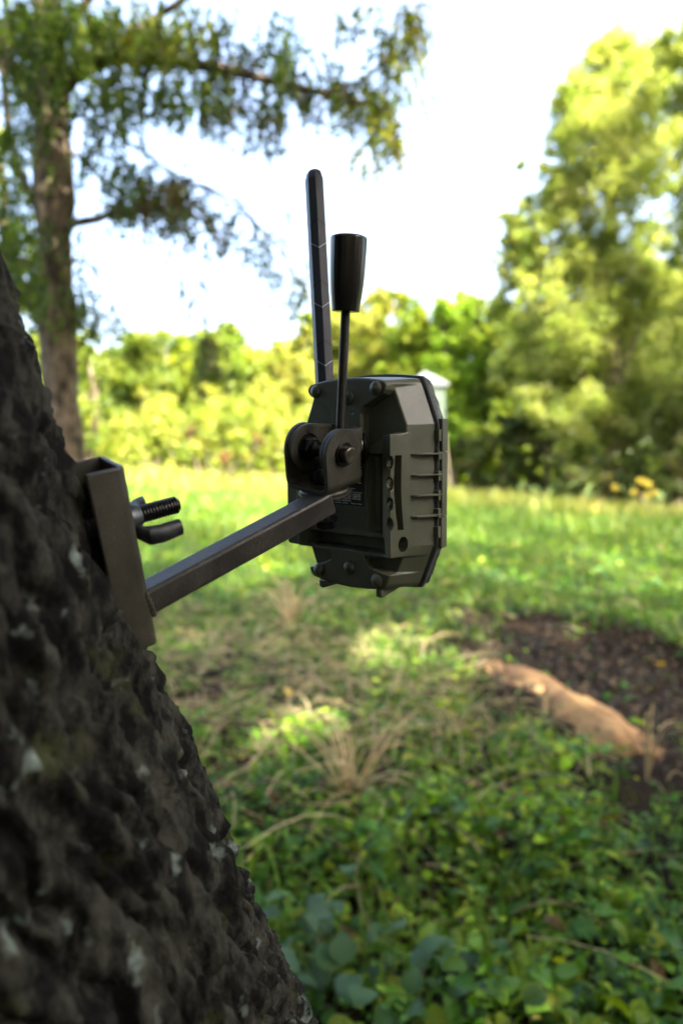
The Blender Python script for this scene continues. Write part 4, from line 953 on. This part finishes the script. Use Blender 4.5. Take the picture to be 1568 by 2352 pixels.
sprays = [  # x, y, spread x, spread y, count, colour set
    (60, 40, 110, 60, 130, 0), (210, 60, 110, 55, 120, 0), (330, 70, 90, 50, 80, 1), (60, 160, 90, 60, 50, 0), (240, 190, 70, 40, 34, 0), (300, 230, 80, 40, 40, 0), (430, 195, 70, 42, 60, 0), (480, 240, 60, 40, 30, 2), (420, 60, 80, 50, 60, 1), (540, 130, 50, 60, 34, 2), (560, 210, 50, 50, 26, 2),
    (650, 90, 35, 70, 34, 0), (680, 180, 50, 50, 40, 2), (620, 270, 30, 55, 34, 2), (740, 200, 50, 40, 26, 2), (800, 210, 45, 40, 34, 1), (860, 240, 45, 50, 44, 1), (900, 300, 25, 50, 24, 3), (920, 100, 40, 70, 50, 1), (950, 50, 30, 50, 24, 3), (830, 30, 50, 30, 14, 1), (840, 360, 18, 26, 7, 3),
    (300, 390, 60, 50, 30, 0), (360, 430, 70, 45, 60, 2), (420, 460, 50, 40, 40, 2), (300, 460, 60, 40, 24, 2), (230, 330, 60, 60, 26, 0), (500, 520, 50, 40, 18, 2), (560, 520, 60, 50, 18, 2), (640, 560, 50, 50, 16, 1), (680, 640, 30, 50, 9, 1), (440, 650, 30, 70, 10, 2), (475, 790, 35, 50, 16, 2), (700, 660, 20, 60, 10, 1),
    (190, 700, 50, 60, 34, 0), (200, 560, 30, 60, 10, 0), (250, 720, 26, 30, 8, 1), (30, 300, 70, 60, 40, 0), (20, 430, 60, 60, 36, 0), (40, 560, 60, 60, 46, 0), (60, 660, 50, 50, 36, 0)]
PALS = [[(.07, .12, .03), (.10, .17, .03), (.18, .26, .04)], [(.14, .19, .03), (.22, .22, .035), (.08, .12, .025)], [(.08, .10, .045), (.13, .10, .055), (.07, .11, .04)], [(.28, .28, .04), (.18, .24, .03), (.34, .27, .04)]]
r = np.random.default_rng(81); P_, Y_, Pi, S_l, C_l = [], [], [], [], []; tw = []
for (sx, sy, wx, wy, cnt, pi_) in sprays:
    for _ in range(int(cnt * (1.7 if sy < 300 and sx < 380 else 2.0 if sx < 90 else 1.25))):
        p0 = at(sx + r.normal(0, wx * .72), sy + r.normal(0, wy * .66), D5 + r.normal(-.15, .35)); a = r.uniform(0, 6.28); Ln = r.uniform(.10, .26); nl = int(r.integers(7, 12)); t = np.linspace(.1, 1, nl)
        c_ = mixcol(1, PALS[pi_], r, .15)[0] * (.75 if sx < 380 and pi_ == 0 else 1); hor = r.uniform(.15, .6)
        for k in range(nl):
            q = p0 + np.array([math.cos(a) * hor * Ln * t[k], math.sin(a) * hor * Ln * t[k], -Ln * t[k] ** 1.4]); P_.append(q); Y_.append(a + (1 if k % 2 else -1) * r.uniform(.5, 1.1) - 1.57); Pi.append(r.normal(-.45, .6)); S_l.append(r.uniform(.032, .060)); C_l.append(c_ * r.uniform(.8, 1.2))
        tw.append(tube_arrays(np.array([p0 + np.array([math.cos(a) * hor * Ln * q_, math.sin(a) * hor * Ln * q_, -Ln * q_ ** 1.4]) for q_ in (0, .5, 1)]), [.003, .002, .001], 3))
n = len(P_); Vt, Qt, Ct = scatter('s', (LEAF4[0] * [1.0, 1, 1], LEAF4[1]), np.array(P_), rotmats(np.array(Y_), np.array(Pi), r.normal(0, .4, n)), np.array(S_l), np.clip(np.array(C_l), .01, .6))
childmesh('leaf_sprays', npmesh('leaf_sprays', Vt, Qt, Ct), M_TREELEAF, lt)
childmesh('twigs', npmesh('twigs', *merge(tw)), M_BARK2, lt)
# --- the big tree on the right and its neighbour
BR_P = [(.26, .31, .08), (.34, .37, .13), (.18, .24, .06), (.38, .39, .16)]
tree('tall_tree', 1395, 27, [(1500, 170, 60), (1290, 440, 60), (1210, 610, 60), (1560, 660, 60), (1450, 620, 60), (1425, 130, 70), (1370, 200, 75), (1460, 230, 90), (1310, 270, 55), (1370, 320, 85), (1290, 340, 40), (1480, 360, 80), (1320, 420, 65), (1420, 430, 85), (1250, 470, 50), (1190, 500, 38), (1300, 520, 70), (1400, 560, 80), (1215, 580, 48), (1290, 620, 70), (1380, 690, 95), (1480, 680, 70), (1235, 690, 60), (1310, 780, 90), (1430, 800, 95), (1270, 870, 70), (1380, 890, 90), (1480, 900, 80), (1195, 385, 20), (1152, 490, 16), (1140, 590, 16), (1530, 640, 50), (1520, 740, 60), (1170, 620, 34), (1200, 640, 40), (1540, 420, 40), (1345, 255, 60), (1160, 700, 45), (1210, 760, 60), (1180, 830, 55), (1240, 830, 70), (1320, 960, 70), (1420, 970, 70), (1500, 990, 60), (1230, 930, 50), (1270, 400, 35), (1300, 210, 40), (1390, 110, 50), (1230, 530, 45), (1180, 560, 40), (1350, 620, 80), (1500, 540, 50)],
     'tallest pale green tree on the right, its crown reaching near the top', 'tree', 'tall trees on the right', 40, 75, .135, BR_P, 101, .38, (1420, 140), limbs_=16)
tree('tall_tree', 1600, 24, [(1560, 110, 60), (1610, 190, 90), (1570, 250, 50), (1610, 330, 80), (1585, 560, 60), (1620, 450, 70), (1600, 720, 80), (1560, 800, 60), (1590, 880, 90)],
     'tall green tree cut off by the right edge of the frame', 'tree', 'tall trees on the right', 40, 75, .135, BR_P, 102, .32, (1610, 160), limbs_=8)
UB = [(.07, .10, .03), (.10, .13, .035), (.05, .075, .022), (.14, .13, .05)]  # shade under the tall trees put into these darker leaf colours
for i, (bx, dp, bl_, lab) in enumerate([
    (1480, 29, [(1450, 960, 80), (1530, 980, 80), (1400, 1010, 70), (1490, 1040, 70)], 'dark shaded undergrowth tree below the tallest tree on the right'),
    (1600, 27, [(1580, 1000, 90), (1630, 960, 80), (1560, 1050, 60)], 'shade-darkened shrubby tree low at the right edge of the frame'),
    (1250, 30, [(1250, 950, 70), (1290, 1010, 60), (1220, 1020, 55), (1180, 980, 45)], 'shade-darkened green thicket tree left of the tallest tree, near the blind')]):
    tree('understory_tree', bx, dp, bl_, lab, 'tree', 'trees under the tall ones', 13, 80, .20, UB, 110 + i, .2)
for i, (bx, dp, bl_, lab) in enumerate([
    (1090, 30, [(1085, 1060, 34), (1120, 1040, 36), (1070, 1010, 26), (1100, 1110, 34)], 'leafy bush at the right foot of the wooden blind'),
    (1190, 29, [(1180, 1070, 36), (1215, 1050, 36), (1160, 1110, 36), (1220, 1110, 36)], 'second leafy bush right of the wooden blind'),
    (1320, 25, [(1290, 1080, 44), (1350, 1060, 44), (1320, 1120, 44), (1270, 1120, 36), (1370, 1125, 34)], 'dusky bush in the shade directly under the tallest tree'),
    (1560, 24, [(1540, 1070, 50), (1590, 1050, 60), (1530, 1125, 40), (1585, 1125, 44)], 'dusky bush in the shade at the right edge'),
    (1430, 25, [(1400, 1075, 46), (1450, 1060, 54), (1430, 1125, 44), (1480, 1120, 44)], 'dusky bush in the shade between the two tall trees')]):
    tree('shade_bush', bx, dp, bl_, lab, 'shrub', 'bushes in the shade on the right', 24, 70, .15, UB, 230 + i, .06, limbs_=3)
# --- tree line
YG = [(.21, .27, .035), (.29, .32, .05), (.15, .22, .03)]; OG = [(.16, .21, .04), (.23, .27, .055), (.11, .17, .035)]; LG = [(.30, .31, .07), (.36, .35, .10), (.24, .29, .06)]
LINE = [
    (300, 33, [(300, 830, 55), (340, 800, 40), (270, 870, 50), (350, 880, 55), (320, 930, 50), (250, 830, 36)], OG, 'dark green bushy tree right of the brown trunk, at the left of the tree line'),
    (410, 39, [(400, 800, 38), (440, 840, 45), (410, 870, 50), (440, 910, 45), (380, 770, 16)], YG, 'yellow-green tree second from the left in the far tree line'),
    (490, 36, [(490, 810, 44), (520, 850, 45), (480, 870, 50), (500, 920, 45), (485, 770, 22)], OG, 'olive green domed tree above the middle of the steel arm'),
    (590, 43, [(590, 840, 42), (560, 870, 40), (620, 870, 45), (590, 910, 50)], YG, 'lower yellow-green tree right of the olive domed tree'),
    (670, 41, [(665, 810, 36), (690, 850, 45), (650, 880, 50), (700, 900, 50), (640, 830, 30), (700, 770, 26)], LG, 'pale yellow tree just left of the antenna'),
    (770, 44, [(770, 770, 50), (800, 730, 35), (750, 820, 55), (800, 840, 50)], LG, 'pale yellow tree behind the antenna and lever'),
    (860, 42, [(862, 700, 42), (850, 760, 45), (880, 800, 50), (840, 840, 45), (900, 850, 45)], LG, 'pale feathery tree just right of the lever knob'),
    (945, 39, [(930, 710, 34), (960, 740, 44), (930, 790, 45), (980, 800, 45), (940, 850, 45), (905, 680, 16)], YG, 'yellow-green tree above the top of the trail camera'),
    (1040, 37, [(1020, 710, 40), (1060, 720, 45), (1040, 780, 50), (1080, 800, 40), (1010, 820, 34)], [(.20, .32, .04), (.26, .36, .05)], 'bright green round-topped tree above the wooden blind'),
    (1150, 36, [(1130, 720, 40), (1170, 740, 45), (1120, 780, 40), (1160, 820, 50), (1120, 880, 35), (1190, 870, 45)], OG + YG, 'olive tree between the round bright tree and the tallest tree'),
    (1110, 38, [(1110, 910, 40), (1080, 960, 40), (1130, 980, 45), (1170, 930, 40), (1100, 1030, 40), (1160, 1040, 40)], OG + YG, 'shaded green tree directly right of the wooden blind'),
    (900, 48, [(900, 900, 45), (960, 920, 50), (1000, 880, 40), (860, 930, 45), (940, 980, 50)], YG, 'yellow-green tree hidden behind the trail camera'),
    (1560, 40, [(1560, 700, 45), (1530, 780, 45), (1590, 780, 50)], OG, 'distant green tree seen between the two tall trees')]
for i, (bx, dp, bl_, pal, lab) in enumerate(LINE):
    yb_ = max(q[1] for q in bl_); xm_ = sum(q[0] for q in bl_) / len(bl_); bl_ = bl_ + [(xm_ + dx_, yy_, 42) for yy_ in range(int(yb_) + 30, 1085, 48) for dx_ in (-40, 5, 45)]
    tree('field_edge_tree', bx, dp, bl_, lab, 'tree', 'trees along the far edge of the clearing', 24, 75, .22, pal, 130 + i, .2)
r = np.random.default_rng(300); fb = []
for k in range(620):
    px_ = r.uniform(-900, 2300); dp = r.uniform(46, 56); fb.append((at(px_, r.uniform(790 if px_ < 700 else 740 if px_ < 1560 else 700, 1100), dp), r.uniform(1.1, 2.0)))
Vt, Qt, Ct = crown(fb, 8, 60, .42, YG + OG, 301); tag(link('far_wood', npmesh('far_wood', Vt, Qt, Ct), M_TREELEAF), 'mass of far woodland filling the gaps behind the trees of the field edge', 'woodland', kind='stuff')
r = np.random.default_rng(310); fb = []  # unseen foliage right of the frame, added to shade the clearing
for (cx_, cy_, zz, rr_) in ((7.5, 2, 8, 3.0), (5.5, -3.5, 9, 3.5), (9.5, 4.5, 11, 3.8), (11, 8, 9, 3.4), (13.5, 13, 10, 4.0), (15, 17.5, 9, 3.6), (17, 14, 13, 4.5), (14, 9, 12.5, 4.), (19, 19, 12, 4.5)):
    for k in range(9): fb.append((np.array([cx_, cy_, zz]) + r.normal(0, 1, 3) * rr_ * [.45, .45, .5], rr_ * .45))
Vt, Qt, Ct = crown(fb, 16, 60, .30, YG + OG, 311); cen = Vt.reshape(-1, 4, 3).mean(1); gq = cen - (np.array(SDIR) / SDIR[2])[None] * cen[:, 2:3]; gn = np.array([MN.noise(Vector((a * .8, b * .8, 4))) + .5 * MN.noise(Vector((a * 2.2, b * 2.2, 8))) for a, b in gq[:, :2]]); okq = (cen[:, 0] > .56 * cen[:, 1] + .8) & (gn < .06)  # thinned by where its shadow falls, leaving sun spots
tag(link('shade_foliage', npmesh('shade_foliage', Vt, Qt[okq], Ct), M_TREELEAF), 'unseen foliage added beyond the right edge to shade the clearing', 'woodland', kind='stuff')
# left background trees behind the drooping one
for i, (bx, dp, bl_, lab) in enumerate([
    (30, 13, [(20, 700, 90), (60, 800, 80), (10, 560, 80), (40, 900, 90), (-40, 640, 90), (0, 420, 70), (-10, 300, 60), (50, 640, 70), (70, 980, 80), (30, 1040, 80)], 'dark green tree behind the leaning trunk at the left edge'),
    (215, 17, [(200, 900, 45), (230, 860, 36), (215, 960, 50), (190, 1010, 45), (205, 820, 30)], 'bushy green tree peeping out right of the brown trunk')]):
    tree('background_tree', bx, dp, bl_, lab, 'tree', 'trees behind on the left', 18, 60, .13, OG, 160 + i, .12)
# --- bright shrubs at the foot of the tree line
SH = [(250, 1000, 60, 23), (330, 990, 55, 25), (390, 960, 50, 27), (450, 985, 55, 24), (520, 960, 55, 27), (580, 985, 50, 24), (640, 950, 55, 28), (690, 990, 50, 25), (740, 960, 45, 29), (300, 1040, 45, 21), (420, 1040, 40, 21), (540, 1035, 40, 22), (630, 1040, 36, 22), (600, 920, 50, 32), (360, 920, 40, 31), (470, 930, 45, 31)]
words = ['nearest the brown trunk', 'second from the brown trunk', 'set back behind the second', 'left of the reddish bushes', 'above the reddish bushes', 'right of the reddish bushes', 'tall, set back left of the yoke', 'directly left of the steel yoke', 'half hidden behind the steel yoke', 'low, in front beside the bracket top', 'low, in front below the reddish haze', 'low, in front at the centre left', 'low, in front left of the yoke', 'farthest back near the pale tree', 'farthest back by the dark tree', 'farthest back in the middle']
for i, (x, y, rr, dp) in enumerate(SH):
    tree('field_shrub', x, dp, [(x, y, rr), (x - rr * .5, y + rr * .5, rr * .6), (x + rr * .5, y + rr * .4, rr * .6)], 'bright yellow-green shrub ' + words[i], 'shrub', 'shrubs at the far edge of the clearing', 22, 50, .16, [(.26, .29, .05), (.33, .33, .08), (.19, .25, .04)], 180 + i, .05, limbs_=3)
for i, (x, y, rr, dp, lab) in enumerate([(505, 1050, 18, 21, 'dark pink flowering bush low in the meadow left of the yoke'), (430, 985, 16, 22, 'dull reddish bush higher up among the yellow-green shrubs'), (590, 1010, 12, 22, 'small russet bush between the pink bush and the yoke')]):
    tree('reddish_bush', x, dp, [(x, y, rr), (x + rr, y + 5, rr * .7)], lab, 'shrub', 'reddish bushes in the meadow', 60, 60, .09, [(.30, .12, .11), (.28, .17, .11), (.24, .25, .06), (.24, .25, .06)], 210 + i, .03, limbs_=2)
# yellow wildflowers in front of the right-hand trees
for i, (x, y, lab) in enumerate([(1411, 1120, 'single yellow flower standing left of the flower cluster'), (1467, 1104, 'highest yellow flower of the cluster at the right, left one of the top pair'), (1479, 1106, 'yellow flower right of the highest one, in the cluster at the right'), (1488, 1113, 'yellow flower at the right shoulder of the cluster'), (1455, 1130, 'faint yellow flower low between the single one and the cluster'), (1484, 1139, 'lowest yellow flower of the cluster at the right'), (1502, 1132, 'yellow flower at the far right of the cluster')]):
    p = at(x, y, 20.); gz_ = float(hgt(p[0], p[1])); root = empty('yellow_wildflower', loc=(p[0], p[1], gz_), label=lab, cat='flower', group='yellow wildflowers by the right-hand trees'); hz = p[2] - gz_
    bm = bmesh.new(); 
    for k in range(10):
        a = k * math.pi / 5; vs = [bm.verts.new(((rr_ * math.cos(a + da)), -.02 + rr_ * .12, hz + rr_ * math.sin(a + da))) for rr_, da in ((.02, -.3), (.085, -.25), (.105, 0), (.085, .25), (.02, .3))]; bm.faces.new(vs)
    bmobj('petals', bm, M_PETAL, root, smooth=False)
    bm = bmesh.new(); bmesh.ops.create_uvsphere(bm, u_segments=10, v_segments=6, radius=.03, matrix=Matrix.Translation((0, -.03, hz))); bmobj('flower_centre', bm, plain('flower_centre', (.10, .05, .01), .8) if i == 0 else bpy.data.materials['flower_centre'], root)
    Vt, Qt = tube_arrays([[0, 0, -.02], [.01, 0, hz * .5], [0, 0, hz]], [.008, .007, .005], 5); link('stem', npmesh('stem', Vt, Qt, np.repeat([[.12, .18, .04]], len(Vt), 0)), M_GRASS, root)

# ================================================================== RAISED HUNTING BLIND
BD = 28.; M_BLD = plain('pale_green_panel', (.085, .12, .09), .6, var=.08, vscale=3); M_ROOF = plain('pale_roof_sheet', (.14, .155, .15), .45); M_WOOD = plain('weathered_post', (.16, .13, .09), .8, var=.2, vscale=8); M_DARK = plain('cabin_shade', (.01, .01, .01), .8)  # near-black window colour stands for the shade inside the cabin
pb = at(975, 945, BD); gz_ = float(hgt(pb[0], pb[1])); ang = math.atan2(pb[0], pb[1])
BM_ = Matrix.Translation((pb[0], pb[1], gz_)) @ Matrix.Rotation(-ang + .25, 4, 'Z')
zb = at(1000, 998, BD)[2] - gz_; zt = at(1000, 888, BD)[2] - gz_; zr = at(1000, 857, BD)[2] - gz_; hw_ = .66
bd = empty('hunting_blind', BM_, label='pale green box blind with a pale roof, raised on legs behind the trail camera', cat='hunting blind')
bm = bmesh.new(); box(bm, -hw_, hw_, -hw_, hw_, zb, zt); bmobj('cabin', bm, M_BLD, bd, None, .01, smooth=False)
bm = bmesh.new(); e_ = hw_ + .12; vs = [bm.verts.new(q) for q in ((-e_, -e_, zt + .06), (e_, -e_, zt + .06), (e_, e_, zt + .06), (-e_, e_, zt + .06), (-e_, -e_, zt - .06), (e_, -e_, zt - .06), (e_, e_, zt - .06), (-e_, e_, zt - .06), (0, 0, zr + .06))]
for f_ in ((0, 1, 8), (1, 2, 8), (2, 3, 8), (3, 0, 8), (0, 4, 5, 1), (1, 5, 6, 2), (2, 6, 7, 3), (3, 7, 4, 0), (4, 7, 6, 5)): bm.faces.new([vs[k] for k in f_])
bmobj('roof', bm, M_ROOF, bd, None, smooth=False)
for x0 in (-.42, .10):
    bm = bmesh.new(); box(bm, x0 + .12, x0 + .34, -hw_ - .02, -hw_ - .004, zb + 1.05, zb + 1.30); w_ = bmobj('window', bm, M_DARK, bd, None, smooth=False)
bm = bmesh.new(); box(bm, hw_ + .004, hw_ + .02, -.15, .15, zb + 1.05, zb + 1.30); bmobj('window', bm, M_DARK, bd, None, smooth=False)
for sx in (-1, 1):
    for sy in (-1, 1):
        Vt, Qt = tube_arrays([[sx * hw_ * .95, sy * hw_ * .95, zb], [sx * (hw_ + .25), sy * (hw_ + .25), -.1]], [.055, .055], 6); link('leg', npmesh('leg', Vt, Qt), M_WOOD, bd)
for z_ in (.35, .7):
    Vt, Qt = merge([tube_arrays([[-hw_ - .15 + z_ * .2, -hw_ - .15 + z_ * .2, zb * z_], [hw_ + .15 - z_ * .2, -hw_ - .15 + z_ * .2, zb * (z_ + .15)]], [.03, .03], 5)]); link('brace', npmesh('brace', Vt, Qt), M_WOOD, bd)
bm = bmesh.new(); box(bm, -hw_ - .08, hw_ + .08, -hw_ - .08, hw_ + .08, zb - .12, zb - .004); bmobj('floor_frame', bm, M_WOOD, bd, None, smooth=False)
print('TOTAL FACES', sum(len(o.data.polygons) for o in bpy.data.objects if o.type == 'MESH'))
